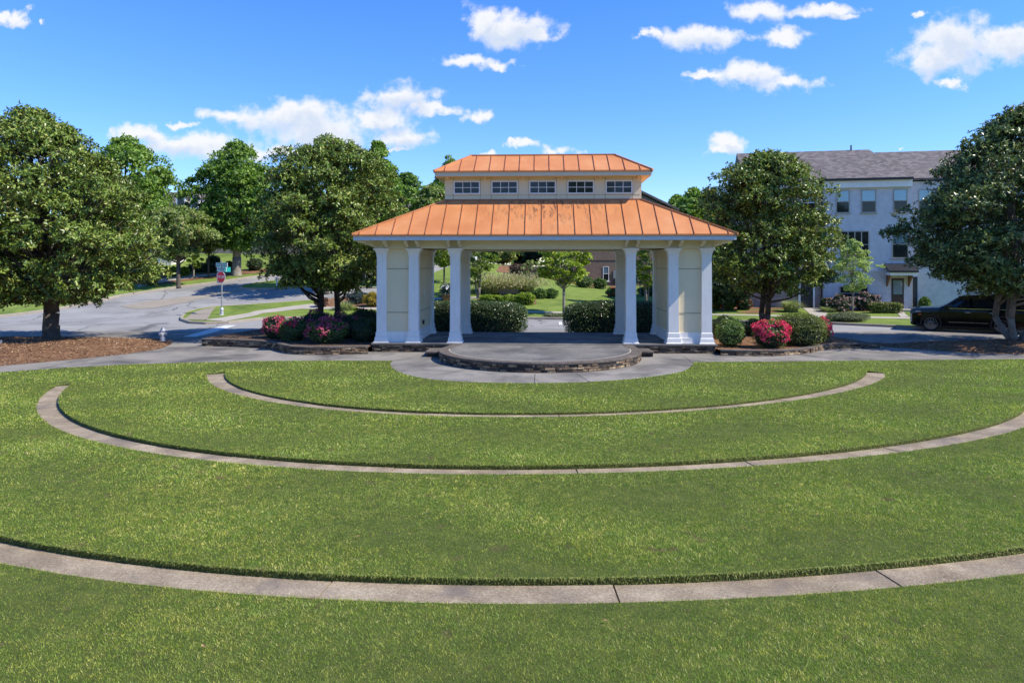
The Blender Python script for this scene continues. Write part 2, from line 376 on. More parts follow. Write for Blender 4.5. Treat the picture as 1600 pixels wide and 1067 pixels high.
M['crape'] = rndmat('crape_leaf', [(0, (.08,.14,.03)), (.5, (.20,.27,.06)), (.9, (.34,.38,.13)), (1, (.50,.36,.24))], .5, .25)
M['birchy'] = rndmat('pale_young_leaf', [(0, (.16,.22,.07)), (.5, (.34,.42,.15)), (1, (.55,.60,.30))], .5, .3)
M['box'] = rndmat('boxwood_leaf', [(0, (.065,.09,.014)), (.5, (.15,.19,.03)), (1, (.32,.34,.08))], .4, .15)
M['darkbush'] = rndmat('dark_bush_leaf', [(0, (.018,.04,.016)), (.6, (.045,.085,.03)), (1, (.11,.15,.06))], .4, .12)
M['hedge'] = rndmat('hedge_leaf', [(0, (.025,.055,.02)), (.5, (.075,.13,.045)), (.85, (.16,.22,.08)), (1, (.45,.46,.27))], .3, .12, spec=.6)
M['greenbush'] = rndmat('green_bush_leaf', [(0, (.04,.09,.018)), (.5, (.11,.19,.035)), (1, (.23,.32,.08))], .35, .15)
M['brightbush'] = rndmat('bright_bush_leaf', [(0, (.10,.17,.012)), (.5, (.22,.32,.02)), (1, (.38,.45,.05))], .45, .2)
M['purple'] = rndmat('purple_bush_leaf', [(0, (.04,.02,.018)), (.5, (.13,.06,.05)), (1, (.28,.15,.10))], .5, .1)
M['blue'] = rndmat('blue_conifer_needle', [(0, (.015,.035,.035)), (.5, (.035,.065,.065)), (1, (.08,.12,.11))], .5, .05)
M['gold'] = rndmat('golden_needle', [(0, (.18,.12,.012)), (.5, (.38,.28,.02)), (1, (.55,.42,.05))], .5, .15)
M['reed'] = rndmat('ornamental_grass', [(0, (.13,.19,.05)), (.5, (.30,.34,.13)), (1, (.55,.50,.28))], .6, .2)
M['plume'] = rndmat('grass_plume', [(0, (.32,.27,.16)), (1, (.60,.52,.36))], .8, .2)
M['pink'] = rndmat('pink_petal', [(0, (.50,.012,.10)), (.5, (.82,.05,.15)), (.85, (.88,.09,.18)), (1, (.9,.22,.36))], .6, .2, tcol=(1, .7, .8))
M['dullpink'] = rndmat('faded_pink_petal', [(0, (.24,.03,.06)), (.6, (.56,.08,.17)), (1, (.75,.20,.28))], .6, .15, tcol=(1, .7, .8))
M['rose'] = rndmat('pale_rose_petal', [(0, (.42,.22,.20)), (1, (.72,.48,.44))], .6, .15, tcol=(1, .8, .8))
M['redflower'] = rndmat('red_petal', [(0, (.5,.06,.04)), (1, (.7,.16,.10))], .6, .15, tcol=(1, .7, .8))
M['juniper'] = rndmat('juniper_needle', [(0, (.08,.11,.05)), (.5, (.18,.22,.11)), (1, (.34,.36,.20))], .6, .05)
def blade(t, b):
    a = t.node('ShaderNodeAttribute', attribute_name='rnd').outputs['Fac']
    c = t.ramp(a, [(0, (.095,.145,.018)), (.4, (.275,.355,.045)), (.78, (.50,.55,.10)), (1, (.86,.78,.38))])
    MR = lambda n, lo, hi: t.node('ShaderNodeMapRange', ins={0: n, 1: lo, 2: hi}).outputs[0]
    c = t.mix(MR(t.noise(t.oc, 4.5, 5, .7, .8), .44, .58), c, t.mix(1.0, c, (.55, .74, .55), 'MULTIPLY'))
    c = t.mix(MR(t.noise(t.oc, 13, 3, .6), .50, .66), c, t.mix(1.0, c, (1.35, 1.16, 1.1), 'MULTIPLY'))
    c = t.mix(MR(t.noise(t.oc, .33, 3, .6), .45, .62), c, t.mix(1.0, c, (1.12, 1.04, .95), 'MULTIPLY'))
    c = t.mix(MR(t.noise(t.oc, 3.7, 2, .5), .66, .72), c, (.26, .20, .09))
    seti(t, b, col=c, rough=.55, spec=.3)
    tr = t.node('ShaderNodeBsdfTranslucent'); t.l.new(t.mix(1.0, c, (1.4, 1.7, .7), 'MULTIPLY'), tr.inputs[0])
    ms = t.node('ShaderNodeMixShader', ins={0: .25, 1: b.outputs[0], 2: tr.outputs[0]}); t.l.new(ms.outputs[0], t.o.inputs[0])
M['blade'] = material('grass_blade', blade)
M['thatch'] = rndmat('thatch_edge', [(0, (.05,.04,.016)), (.25, (.14,.11,.05)), (.5, (.16,.22,.035)), (1, (.42,.42,.14))], .8, .25)
M['chip'] = rndmat('bark_chip', [(0, (.05,.025,.015)), (.5, (.20,.10,.05)), (.85, (.42,.25,.12)), (1, (.60,.45,.28))], .9)
M['bark'] = ground('bark', [(.3, (.05,.04,.032)), (.5, (.11,.09,.07)), (.7, (.20,.17,.14))], 4, 22, .95, 1, .04)
M['palebark'] = ground('pale_bark', [(.3, (.14,.12,.10)), (.5, (.24,.21,.18)), (.7, (.36,.33,.29))], 4, 22, .95, .8, .03)
M['core'] = plain('shrub_dark_core', (.02,.028,.012), .95, .3, 6)  # near-black colour stands for the shade between inner leaves

# ---------------------------------------------------------------- ground: rings cut into the lawn
CX, CY = .7, 27.2
def flat(px, py): d = F*CH/(py-YH); return ((px-800)/F*d, d)
RING = {
1: ([(324.3,590),(337.5,606),(357.5,615),(400,624),(475,635),(550,643.8),(625,648.8),(700,652),(800,653.6),(875,651.5),(995,648),(1095,641.5),(1200,632),(1275,621),(1325,611.8),(1355,603.8),(1383.8,589)],
    [(356,579),(353,590),(360,600),(400,615.8),(475,630),(550,638),(625,644),(700,647.5),(800,649.5),(875,648),(987,644.5),(1095,637),(1200,627),(1262,616),(1307,607.5),(1340,596),(1351,585),(1353.8,577)]),
2: ([(87.5,603.8),(58.8,630),(58.8,646),(85,668.8),(130,687.5),(200,702.5),(300,718),(400,728),(500,734),(600,740),(700,743),(800,742.5),(900,741),(1000,737),(1130,732.5),(1200,730),(1322,717),(1400,709.5),(1512,690),(1600,670)],
    [(113.8,602),(100,617.5),(95.5,632.5),(100,647.5),(112.5,658.8),(140,670),(175,682.5),(225,693.8),(300,707.5),(400,717),(500,723.8),(600,730),(700,733),(800,734),(900,732.5),(1000,729),(1117,724.5),(1200,718.8),(1305,710.8),(1400,698),(1500,678.8),(1550,662.5),(1600,648.8)]),
3: ([(0,881),(100,897.5),(200,912.5),(300,925),(400,932),(500,937),(600,940.5),(800,943),(970,941),(1130,940),(1230,932.5),(1435,916.5),(1600,896.5)],
    [(0,847.5),(100,865),(200,880),(300,892.5),(400,901),(500,907.5),(600,912),(800,916),(970,914),(1130,907.5),(1250,900),(1388,890),(1500,877.5),(1600,865)])}
def polar(pts, deg):
    A = np.array([flat(*p) for p in pts]); th = np.arctan2(A[:,0]-CX, CY-A[:,1]); r = np.hypot(A[:,0]-CX, A[:,1]-CY)
    c = np.polyfit(th, r, deg); lo, hi = th.min(), th.max()
    return (lambda t: np.polyval(c, np.clip(t, lo, hi))), lo, hi
RG = {}
for k, (a, b) in RING.items():
    dg = 5 if k < 3 else 3
    fo, lo, hi = polar(a, dg); fi, lo2, hi2 = polar(b, dg)
    if k == 1: t0, t1 = (lo+lo2)/2, (hi+hi2)/2
    if k == 2: t0, t1 = (lo+lo2)/2, .98
    if k == 3: t0, t1 = -1.25, 1.25
    RG[k] = (fo, fi, t0, t1)
def ring_loop(k, grow=0.0):
    fo, fi, t0, t1 = RG[k]; T = np.linspace(t0-grow/14, t1+grow/14, 90)
    P = lambda r, t: (CX+r*math.sin(t), CY-r*math.cos(t))
    return [P(fo(t)+grow, t) for t in T] + [P(fi(t)-grow, t) for t in T[::-1]]
LIFT = {1: .045, 2: .062, 3: .068}
def zl(x, y):
    x = np.asarray(x, float); y = np.asarray(y, float)
    th = np.arctan2(x-CX, CY-y); r = np.hypot(x-CX, y-CY); z = np.full(x.shape, .012)
    for k, (fo, fi, t0, t1) in RG.items():
        d = fi(th)-r
        w = sstep(th, t0-.10, t0) * (1-sstep(th, t1, t1+.10)); 
        z = z + np.where(d > -.2, LIFT[k]*np.exp(-np.clip(d, 0, 9)/1.6), LIFT[k]*.5*np.exp(-np.abs(d+.45)/.2)*(1-w)) * np.where(d > -.2, w, sstep(th, t0-.1, t0-.01)*(1-sstep(th, t1+.01, t1+.1)))
    return z + .025*(np.sin(x*.5)*np.sin(y*.43+1))*sstep(r, 8, 10)*0
apx = [(613.4,564),(610.3,571.3),(625.6,582.8),(665,592.1),(723,597),(794,599),(860,599),(921.9,597.2),(991,592.5),(1047.5,585),(1070,579.4),(1082,571),(1083,566.4)]
apron = spline([flat(*p) for p in apx], 5)
edgeL = [(-34, 19.2), (-24, 21.6)] + [flat(*p) for p in [(0,582.5),(100,575),(212,569.5),(400,564.8),(520,563.8),(613.4,564)]]
edgeR = [flat(*p) for p in [(1083,566.4),(1140,565.8),(1200,565.5),(1400,563.4),(1600,561.3)]] + [(30, 26.2), (42, 26)]
front = edgeL + apron[1:-1] + edgeR
lawn_poly = [(-34, 1.0)] + front + [(42, 1.0)]
loops = {k: ring_loop(k) for k in RG}
sheet('lawn', lawn_poly, 0, M['lawnsoil'], .45, holes=list(loops.values()), zf=zl, skirt=.16, jit=.08)
# bed under the strips, then the concrete strips cut into slabs with open joints
PW = lambda r, t: (CX+r*math.sin(t), CY-r*math.cos(t))
J0 = {1: 874, 2: 903.5, 3: 968}
for k, (fo, fi, t0, t1) in RG.items():
    m = MB()
    jx = flat(J0[k], {1: 651, 2: 741, 3: 941}[k]); tj = math.atan2(jx[0]-CX, CY-jx[1])
    r0 = float(fo(tj)); step = 3.15/r0
    js = [tj+i*step for i in range(-30, 31) if t0+.03 < tj+i*step < t1-.03]; js = [t0]+js+[t1]
    for a, b in zip(js[:-1], js[1:]):
        g = .011/r0; T = np.linspace(a+g, b-g, 8); dz = random.uniform(-.006, .006)
        top = [[(*PW(fo(t)-.004, t), -.1), (*PW(fo(t)-.004, t), .006+dz), (*PW(fi(t)+.004, t), .006+dz), (*PW(fi(t)+.004, t), -.1)] for t in T]
        m.rings(top)
    tag(m.build('curved_kerb_strip', M['strip']), kind='structure')
sheet('soil_bed', [(-34, 1.0)]+[(p[0], p[1]) for p in [(-34, 24), (42, 24)]]+[(42, 1.0)], -.14, M['dirt'], 4)
# ---------------------------------------------------------------- path, street, far ground
back = [(42, 36.6), (-40, 36.6)]
sheet('footpath', front + back, .004, M['path'], 2.0, zf=lambda x, y: 0*x+.004)
sheet('street', [(-75, 33), (75, 33), (75, 90), (-75, 90)], 0, M['asphalt'], 1.5, zf=lambda x, y: zt(x, y)-.004+.0*x)
sheet('ground', [(-400, -40), (400, -40), (400, 900), (-400, 900)], -.3, M['dirt'], 12, zf=lambda x, y: zt(x, y)-.35)
for (a, b) in [((613.4,564),(690,549)),((655,592),(735,576)),((835,599),(836,584.5)),((922,597.2),(900,584)),((1082,567),(1068,556.5)),((1170,565),(1140,557.5)),((60,577.5),(130,561))]:
    p, q = flat(*a), flat(*b); d = Vector((q[0]-p[0], q[1]-p[1])).normalized(); n = Vector((-d.y, d.x))*.009
    MBx = MB().add([(p[0]-n.x,p[1]-n.y,.0085),(p[0]+n.x,p[1]+n.y,.0085),(q[0]+n.x,q[1]+n.y,.0085),(q[0]-n.x,q[1]-n.y,.0085)], [(0,1,2,3)])
    tag(MBx.build('path_joint', M['mortar']), kind='structure')

G = lambda L: [gp(*p) for p in L]
# block across the street (corner with the stop sign runs on behind the pavilion to the town houses)
blk_top = G([(284,497),(291,490),(306,485.5),(336,481),(380,478.5),(430,475),(487,471),(540,468),(600,466)])
blk_bot = G([(284,501),(298,505.5),(321,506.5),(357,505.5),(410,499),(477,497.5),(590,497.3),(700,497.8),(850,499),(1040,501.5),(1290,506.5),(1400,511.5),(1500,518)])
blk = blk_top + [(-9, 62), (-6, 78), (-6, 110), (74, 110), (74, 24)] + [(30, 35.2)] + blk_bot[::-1]
sheet('verge_lawn', blk, .12, M['turf'], 1.2, skirt=.2)
ribbon('kerb', blk_bot[2:] + [(34, 33.6), (60, 24)], .2, -.05, .14, M['kerb'])
ribbon('kerb', blk_bot[2::-1] + blk_top, .2, -.05, .14, M['kerb'])
med = G([(375,450),(381,447),(397,444),(422,440.5),(470,437),(540,437),(610,440)]) + G([(610,451),(540,450.5),(470,450),(420,452.5),(392,453),(378,452)])
sheet('median_lawn', med, .12, M['turf'], 1.2, skirt=.2); ribbon('kerb', med, .2, -.05, .14, M['kerb'], closed=True)
fb = G([(-260,520),(0,495.5),(44,490.5),(100,482),(145,473.5),(189,463),(230,457),(274,450.5),(339,442),(400,433),(430,430.5),(500,428.5),(640,428)])
farl = fb + [(-6, 112), (-90, 112), (-90, 40)]
sheet('far_lawn', farl, .12, M['turf'], 2, skirt=.2); ribbon('kerb', fb, .25, -.05, .15, M['kerb'])
side_lawn = G([(563,453),(590,453.5),(640,454),(700,455)]) + G([(700,440),(640,440),(563,441)])
sheet('mulch_bank', G([(250,446),(330,437),(400,429),(480,425.5),(480,418),(400,423),(330,428),(255,433),(215,450)]), .135, M['mulch'], 2)
sheet('far_footpath', G([(215,452),(268,441.5),(340,431.5),(340,430),(300,432.5),(262,436),(215,446)]), .15, M['pale'], 2)
sheet('painted_median', G([(187,479),(215,474),(250,468.5),(310,461),(345,455.5),(376,452.3),(378,455),(340,463),(310,467.5),(290,473),(240,481.5),(210,483)]), .012, M['tan'], 1)
MARK = [((355,741),(0,0))]
sheet('stop_line', [flat(286,526.5), flat(306,526.5), flat(340,518), flat(370,508.3), flat(352,508.5), flat(330,514)], .01, M['marking'], 1, zf=lambda x, y: 0*x+.012)
sheet('road_marking', [gp(873,503), gp(878,503), gp(878.5,508), gp(873,508)], .01, M['marking'], .5)
sheet('corner_ramp', G([(286,502.5),(300,491.5),(318,486),(338,482.5),(330,491),(322,503.5)]), .135, M['tan'], .7)
swu = [(318,503),(400,488.8),(462,480.5),(487,477.5),(520,481.8),(592,483.8),(740,487),(850,489.5),(1000,492),(1136,493.8),(1288,496.5),(1440,499)]
swl = [(352,505.5),(410,492.5),(470,485.5),(592,486.5),(740,490),(850,491.8),(1000,494),(1136,495.6),(1288,499),(1440,502)]
sheet('footpath_far_side', G(swu+swl[::-1]), .135, M['pale'], .8)
sheet('door_walk', G([(1254.7,484),(1280,484.5),(1293,492),(1288,498.8),(1268,495.5)]), .142, M['pale'], .8)
sheet('door_walk', G([(1397,485),(1407,485),(1420,498),(1408,499)]), .142, M['pale'], .8)
sheet('garden_path', G([(640,471.5),(700,471),(760,469.5),(800,466),(800,463.5),(760,466.5),(700,467.8),(640,468)]), .135, M['pale'], .8)
for L in ([(1105,487),(1140,486.5),(1225,485.5),(1240,482),(1240,474),(1105,476)], [(1288,488),(1340,489.5),(1400,490),(1420,486),(1420,476),(1286,477)],
          [(1150,491.5),(1175,487.5),(1215,487.5),(1230,490),(1205,492),(1170,492.8)], [(500,481.5),(540,483),(592,483.5),(592,470),(560,466),(520,468),(495,474)],
          [(775,427),(830,433),(880,441),(910,450),(965,452),(965,440),(900,430),(830,420),(780,418)], [(745,470.5),(790,477),(838,478),(838,470),(790,466)]):
    sheet('mulch_bed', G(L), .14, M['mulch'], .8)
# mulch mounds and planted beds near the street
def mound(name, poly, h, edge, mat, step=.35, base=.008):
    A = np.array(densify(poly, .4))
    def zf(x, y):
        x = np.asarray(x); y = np.asarray(y)
        d = np.sqrt(((x[:, None]-A[:, 0])**2 + (y[:, None]-A[:, 1])**2).min(1))
        return base + h*sstep(d, 0, edge) + .02*np.sin(x*5.1)*np.sin(y*4.3)*sstep(d, 0, .4)
    return sheet(name, poly, 0, mat, step, zf=zf, jit=.1), zf
mL = [(-30,24.5),(-22,23.0)] + [flat(*p) for p in [(0,572),(70,566),(135,560),(200,553),(250,545.5),(268,538)]] + [(-15.6,32.3),(-17,33.2),(-22,33.6),(-30,33.6)]
mR = [flat(*p) for p in [(1335,540),(1400,543.5),(1490,550),(1545,553),(1600,554)]] + [(27,27.4),(33,27.5),(33,32.5),(23,32.8),(18.2,31.6)]
moL, zmL = mound('mulch_mound', mL, .26, 2.6, M['mulch']); moR, zmR = mound('mulch_mound', mR, .24, 2.0, M['mulch'])
bedL = [(-13.3,30.15),(-10.3,29.25),(-8.6,27.45),(-7.1,27.2),(-5.62,27.5),(-5.62,33.0),(-5.0,36.2),(-12.2,35.4)]
bedR = [(8.0,27.0),(9.87,26.8),(11.6,27.6),(13.0,28.9),(15.5,29.4),(16.2,30.4),(15.0,33.4),(13.0,36.2),(7.2,36.2),(7.9,33)]
bedLs = spline(bedL[:5], 5) + bedL[5:]; bedRs = spline(bedR[:5], 5) + bedR[5:]
zBL = lambda x, y: .25 + .08*sstep(y, 28, 31) - .0*x
zBR = lambda x, y: .20 + .08*sstep(y, 28, 31) - .24*sstep(x, 13.4, 16.0)
sheet('planting_bed', bedLs, 0, M['dirt'], .4, zf=zBL, jit=.1); sheet('planting_bed', bedRs, 0, M['mulch'], .4, zf=zBR, jit=.1)
def chips(name, poly, zf, n, seed, smin=.03, smax=.09):
    g = np.random.RandomState(seed); A = np.array(poly); x0, y0 = A.min(0); x1, y1 = A.max(0)
    x = g.uniform(x0, x1, n*3); y = g.uniform(y0, y1, n*3); k = inpoly(x, y, poly); x = x[k][:n]; y = y[k][:n]; z = zf(x, y)+.008
    m = len(x); a = g.uniform(0, 2*np.pi, m); L = g.uniform(smin, smax, m); w = L*g.uniform(.15, .4, m); tl = g.uniform(-.5, .5, m); t2 = g.uniform(-.4, .4, m)
    d = np.c_[np.cos(a), np.sin(a), tl]*L[:, None]*.5; s = np.c_[-np.sin(a), np.cos(a), t2]*w[:, None]*.5; c = np.c_[x, y, z+.01]
    V = np.stack([c-d-s, c+d-s, c+d+s, c-d+s], 1).reshape(-1, 3)
    return tag(np_mesh(name, V, 4, M['chip'], rnd=g.uniform(0, 1, m)), kind='stuff')
chips('bark_chips', mL, zmL, 26000, 1); chips('bark_chips', mR, zmR, 14000, 2)
chips('bark_chips', bedRs, zBR, 9000, 3, .02, .06); chips('bark_chips', bedLs, zBL, 5000, 4, .02, .05)

# ---------------------------------------------------------------- stone walls of single stones
def stone_wall(pts, z0, z1, thick, seed=0, hmin=.06, hmax=.11, closed=False, lmin=.12, lmax=.38):
    """stones laid in courses along a path; outward side is to the right of the path"""
    g = random.Random(seed); P = [np.array(p, float) for p in pts]
    if closed: P.append(P[0])
    seg = [np.hypot(*(b-a)) for a, b in zip(P[:-1], P[1:])]; cum = np.r_[0, np.cumsum(seg)]; L = cum[-1]
    def at(s):
        s = min(max(s, 0), L-1e-6); i = int(np.searchsorted(cum, s, 'right')-1); t = (s-cum[i])/seg[i]; d = (P[i+1]-P[i])/seg[i]
        return P[i]+(P[i+1]-P[i])*t, np.array((d[1], -d[0]))
    V, rn = [], []
    z = z0
    while z < z1-.02:
        h = min(g.uniform(hmin, hmax), z1-z)
        if z1-z-h < .035: h = z1-z
        s = -g.uniform(0, .2)
        while s < L:
            l = g.uniform(lmin, lmax); a0, a1 = max(s+.006, 0), min(s+l-.006, L); s += l
            if a1-a0 < .04: continue
            out = g.uniform(-.012, .03); b0 = z+.005+g.uniform(0, .006); b1 = z+h-.005-g.uniform(0, .008)
            (p, n), (q, n2) = at(a0), at(a1); r = g.random()
            o0 = p+n*(out+g.uniform(-.008, .008)); o1 = q+n2*(out+g.uniform(-.008, .008)); i0 = p-n*.06; i1 = q-n2*.06
            e = .012
            A = [(*i0, b0), (*i1, b0), (*i1, b1), (*i0, b1)]
            tx = (o1-o0)/(np.hypot(*(o1-o0))+1e-6)*e
            Bq = [(*(o0+tx), b0+e), (*(o1-tx), b0+e), (*(o1-tx), b1-e), (*(o0+tx), b1-e)]
            Cq = [(*(o0-n*e), b0), (*(o1-n2*e), b0), (*(o1-n2*e), b1), (*(o0-n*e), b1)]
            for q4 in ([Bq[0], Bq[1], Bq[2], Bq[3]],
                       [Cq[0], Cq[1], Bq[1], Bq[0]], [Cq[1], Cq[2], Bq[2], Bq[1]], [Cq[2], Cq[3], Bq[3], Bq[2]], [Cq[3], Cq[0], Bq[0], Bq[3]],
                       [A[0], A[1], Cq[1], Cq[0]], [A[1], A[2], Cq[2], Cq[1]], [A[2], A[3], Cq[3], Cq[2]], [A[3], A[0], Cq[0], Cq[3]]):
                V += q4; rn.append(r)
        z += h
    return np.array(V), np.array(rn)
def stone_obj(name, pts, z0, z1, parent=None, **k):
    V, rn = stone_wall(pts, z0, z1, .1, **k); return np_mesh(name, V, 4, M['stone'], parent, rn)
def coping(pts, w, z0, z1, mat, name, parent, over=.03):
    P = [np.array(p, float) for p in pts]; rs = []
    for i in range(len(P)):
        d = P[min(i+1, len(P)-1)]-P[max(i-1, 0)]; d /= np.hypot(*d); n = np.array((d[1], -d[0]))
        o, q = P[i]+n*over, P[i]-n*w
        rs.append([(*o, z0), (*o, z1-.012), (*(o-n*.012), z1), (*q, z1), (*q, z0)])
    return MB().rings(rs).build(name, mat, parent)
# ---------------------------------------------------------------- the pavilion
PA = R(2.5); pv = thing('pavilion', 'open cream pavilion with white columns and an orange standing seam roof', 'pavilion', (1.23, 28.35, 0), -PA)
def pw(u, v): return (1.23+u*math.cos(PA)+v*math.sin(PA), 28.35-u*math.sin(PA)+v*math.cos(PA))
DV = 3.75
fl = MB().box(-6.85, 6.85, -.55, DV+.55, .285, .35).build('floor', M['stagefloor'], pv, bevel=.008)
MB().box(-6.76, 6.76, -.46, DV+.46, -.1, .285).build('base_core', M['mortar'], pv)
stone_obj('stone_base', [(-6.8,-.5),(6.8,-.5),(6.8,DV+.5),(-6.8,DV+.5)][::1], 0, .283, pv, seed=4, closed=True)
base_prof = [(.35,.315),(.375,.315),(.40,.278),(.56,.262),(.575,.24),(.585,.235),(.76,.228),(.775,.215),(.785,.204)]
cap_prof = [(3.80,.188),(3.805,.205),(3.83,.205),(3.84,.20),(3.93,.21),(4.03,.245),(4.08,.295),(4.09,.305),(4.14,.305)]
def column(u, v):
    c = MB().square([(.78,.203),(3.81,.19)], u, v).build('column', M['white'], pv)
    MB().square(base_prof, u, v).build('base', M['white'], c); MB().square(cap_prof, u, v).build('capital', M['white'], c)
for u in (-6.5, -5.2, -3.52, 3.52, 5.2, 6.5):
    for v in (0, DV): column(u, v)
for s in (-1, 1):
    a, b = sorted((s*5.12, s*6.58))
    w = MB().box(a, b, -.07, DV+.07, .35, 4.14).build('pier_wall', M['cream'], pv)
    t = MB()
    for z in (1.545, 3.31): MB().box(a-.012, b+.012, -.084, DV+.084, z, z+.018).build('joint_trim', M['groove'], w)
    k = MB()
    for (z0, z1, o) in ((.35, .385, .11), (.385, .57, .07), (.57, .785, .035)):
        k.box(a-o*.6, b+o*.6, -.07-o, DV+.07+o, z0, z1)
    k.build('skirting', M['white'], w)
# boxes on the inner wall of the left pier
MB().box(-5.12, -5.03, 1.5, 1.78, 2.12, 2.42).box(-5.12, -5.04, 1.52, 1.76, 1.84, 2.08).build('switch_box', M['beam'], pv, bevel=.008)
MB().box(-5.12, -5.05, 1.45, 1.62, .95, 1.13).build('socket', M['black'], pv, bevel=.005)
# beams, ceiling, brackets
bm_ = MB(); zb0, zb1 = 4.142, 4.455
bm_.box(-6.78, 6.78, -.20, .20, zb0, zb1).box(-6.78, 6.78, DV-.20, DV+.20, zb0, zb1)
for s in (-1, 1): bm_.box(*sorted((s*6.78, s*6.38)), .2, DV-.2, zb0, zb1)
bm_.box(-3.3, 3.3, -.17, -.05, 4.10, 4.142).box(-3.3, 3.3, DV-.17, DV+.17, 4.08, 4.142)
bm_.build('beam', M['beam'], pv)
MB().box(-7.40, 7.40, -.90, DV+.90, 4.457, 4.50).build('soffit', M['beam'], pv)
def bracket(u, v, du, dv, name='bracket', L=.62):
    d = Vector((du, dv, 0)).normalized(); n = Vector((-d.y, d.x, 0))*.055; o = Vector((u, v, 0))
    prof = [(0, 4.16), (.05, 4.16), (.12, 4.20), (.30, 4.27), (.52, 4.33), (L-.02, 4.36), (L, 4.38), (L, 4.455), (0, 4.455)]
    vs = [tuple(o+d*a+n*s+Vector((0, 0, z))) for s in (-1, 1) for a, z in prof]; k = len(prof)
    MB().add(vs, [tuple(range(k)), tuple(range(2*k-1, k-1, -1))]+[(i, (i+1) % k, k+(i+1) % k, k+i) for i in range(k)]).build(name, M['beam'], pv)
for u in (-6.5, -5.2, -3.52, 3.52, 5.2, 6.5):
    for e in (-.22, .22):
        if abs(u+e) < 6.6: bracket(u+e, -.2, 0, -1); bracket(u+e, DV+.2, 0, 1)
for s in (-1, 1):
    for v in (0, 1.2, 2.4, DV): bracket(s*6.78, v, s, 0)
    bracket(s*6.72, -.15, s*.75, -.8, L=.85); bracket(s*6.72, DV+.15, s*.75, .8, L=.85)
# roofs
def hip_roof(name, ue, v0, v1, ze, ut, w0, w1, ztp, seam_x, seam_side, cap_flat=True):
    E = [(-ue,v0,ze),(ue,v0,ze),(ue,v1,ze),(-ue,v1,ze)]; T = [(-ut,w0,ztp),(ut,w0,ztp),(ut,w1,ztp),(-ut,w1,ztp)]
    m = MB(); low = [(x, y, z-.05) for x, y, z in E]
    m.add(low+E+T, [(3,2,1,0),(0,1,5,4),(1,2,6,5),(2,3,7,6),(3,0,4,7),(4,5,9,8),(5,6,10,9),(6,7,11,10),(7,4,8,11),(8,9,10,11)])
    r = m.build(name, M['copper'], pv)
    E = [Vector(p) for p in E]; T = [Vector(p) for p in T]
    sm = MB(); hw, hh = .010, .036
    def seam(p, q, n, ax):
        up = n*hh; a = ax*hw
        vs = [p-a-n*.01, p+a-n*.01, p+a+up, p-a+up, q-a-n*.01, q+a-n*.01, q+a+up, q-a+up]
        sm.add(vs, [(0,1,2,3),(7,6,5,4),(0,4,5,1),(1,5,6,2),(2,6,7,3),(3,7,4,0)])
    def plane_seams(axis, sign, step, off):
        half = ue if axis == 0 else (v1-v0)/2; halft = ut if axis == 0 else (w1-w0)/2; mid = 0 if axis == 0 else (v0+v1)/2
        if axis == 0: ve, vt = (v0, w0) if sign < 0 else (v1, w1)
        else: ve, vt = sign*ue, sign*ut
        k = -half+off
        while k < half-.05:
            if abs(k) <= halft: f = 1.0
            else: f = (half-abs(k))/(half-halft)
            if f > .03:
                if axis == 0: p = Vector((k, ve, ze)); q = Vector((k, ve+(vt-ve)*f, ze+(ztp-ze)*f)); n = Vector((0, sign*(ztp-ze), abs(ve-vt))).normalized(); ax = Vector((1,0,0))
                else: p = Vector((ve, mid+k, ze)); q = Vector((ve+(vt-ve)*f, mid+k, ze+(ztp-ze)*f)); n = Vector((sign*(ztp-ze), 0, abs(ve-vt))).normalized(); ax = Vector((0,1,0))
                seam(p, q, n, ax)
            k += step
    plane_seams(0, -1, *seam_x); plane_seams(0, 1, *seam_x); plane_seams(1, -1, *seam_side); plane_seams(1, 1, *seam_side)
    sm.build('roof_seam', M['seam'], r)
    for i in range(4):
        hp = MB()
        d = (T[i]-E[i]).normalized(); a = d.cross(Vector((0,0,1))).normalized()*.05; b = Vector((0,0,.045)); lo = Vector((0,0,.0))
        vs = [E[i]-a-b*.6, E[i]+a-b*.6, E[i]+a+b, E[i]-a+b, T[i]-a-b*.6, T[i]+a-b*.6, T[i]+a+b, T[i]-a+b]
        hp.add(vs, [(0,1,2,3),(7,6,5,4),(0,4,5,1),(1,5,6,2),(2,6,7,3),(3,7,4,0)]); hp.build('hip_cap', M['copper'], r)
    if cap_flat: MB().box(-ut-.05, ut+.05, w0-.05, w1+.05, ztp-.01, ztp+.04).build('ridge_cap', M['copper'], r)
    MB().box(-ue-.015, ue+.015, v0-.015, v1+.015, ze-.062, ze-.05).build('drip_edge', M['seam'], r)
    return r
hip_roof('roof', 7.50, -1.0, DV+1.0, 4.675, 4.09, .83, 2.92, 6.15, (.652, .30), (.64, .3), cap_flat=False)
def ringbox(m, a, b, c, d, t, z0, z1):
    m.box(a, b, c, c+t, z0, z1).box(a, b, d-t, d, z0, z1).box(a, a+t, c+t, d-t, z0, z1).box(b-t, b, c+t, d-t, z0, z1); return m
ringbox(MB(), -7.45, 7.45, -.95, DV+.95, .05, 4.44, 4.622).build('fascia', M['fascia'], pv)
MB().box(-7.40, 7.40, -.9, DV+.9, 4.5, 4.615).build('roof_deck', M['beam'], pv)
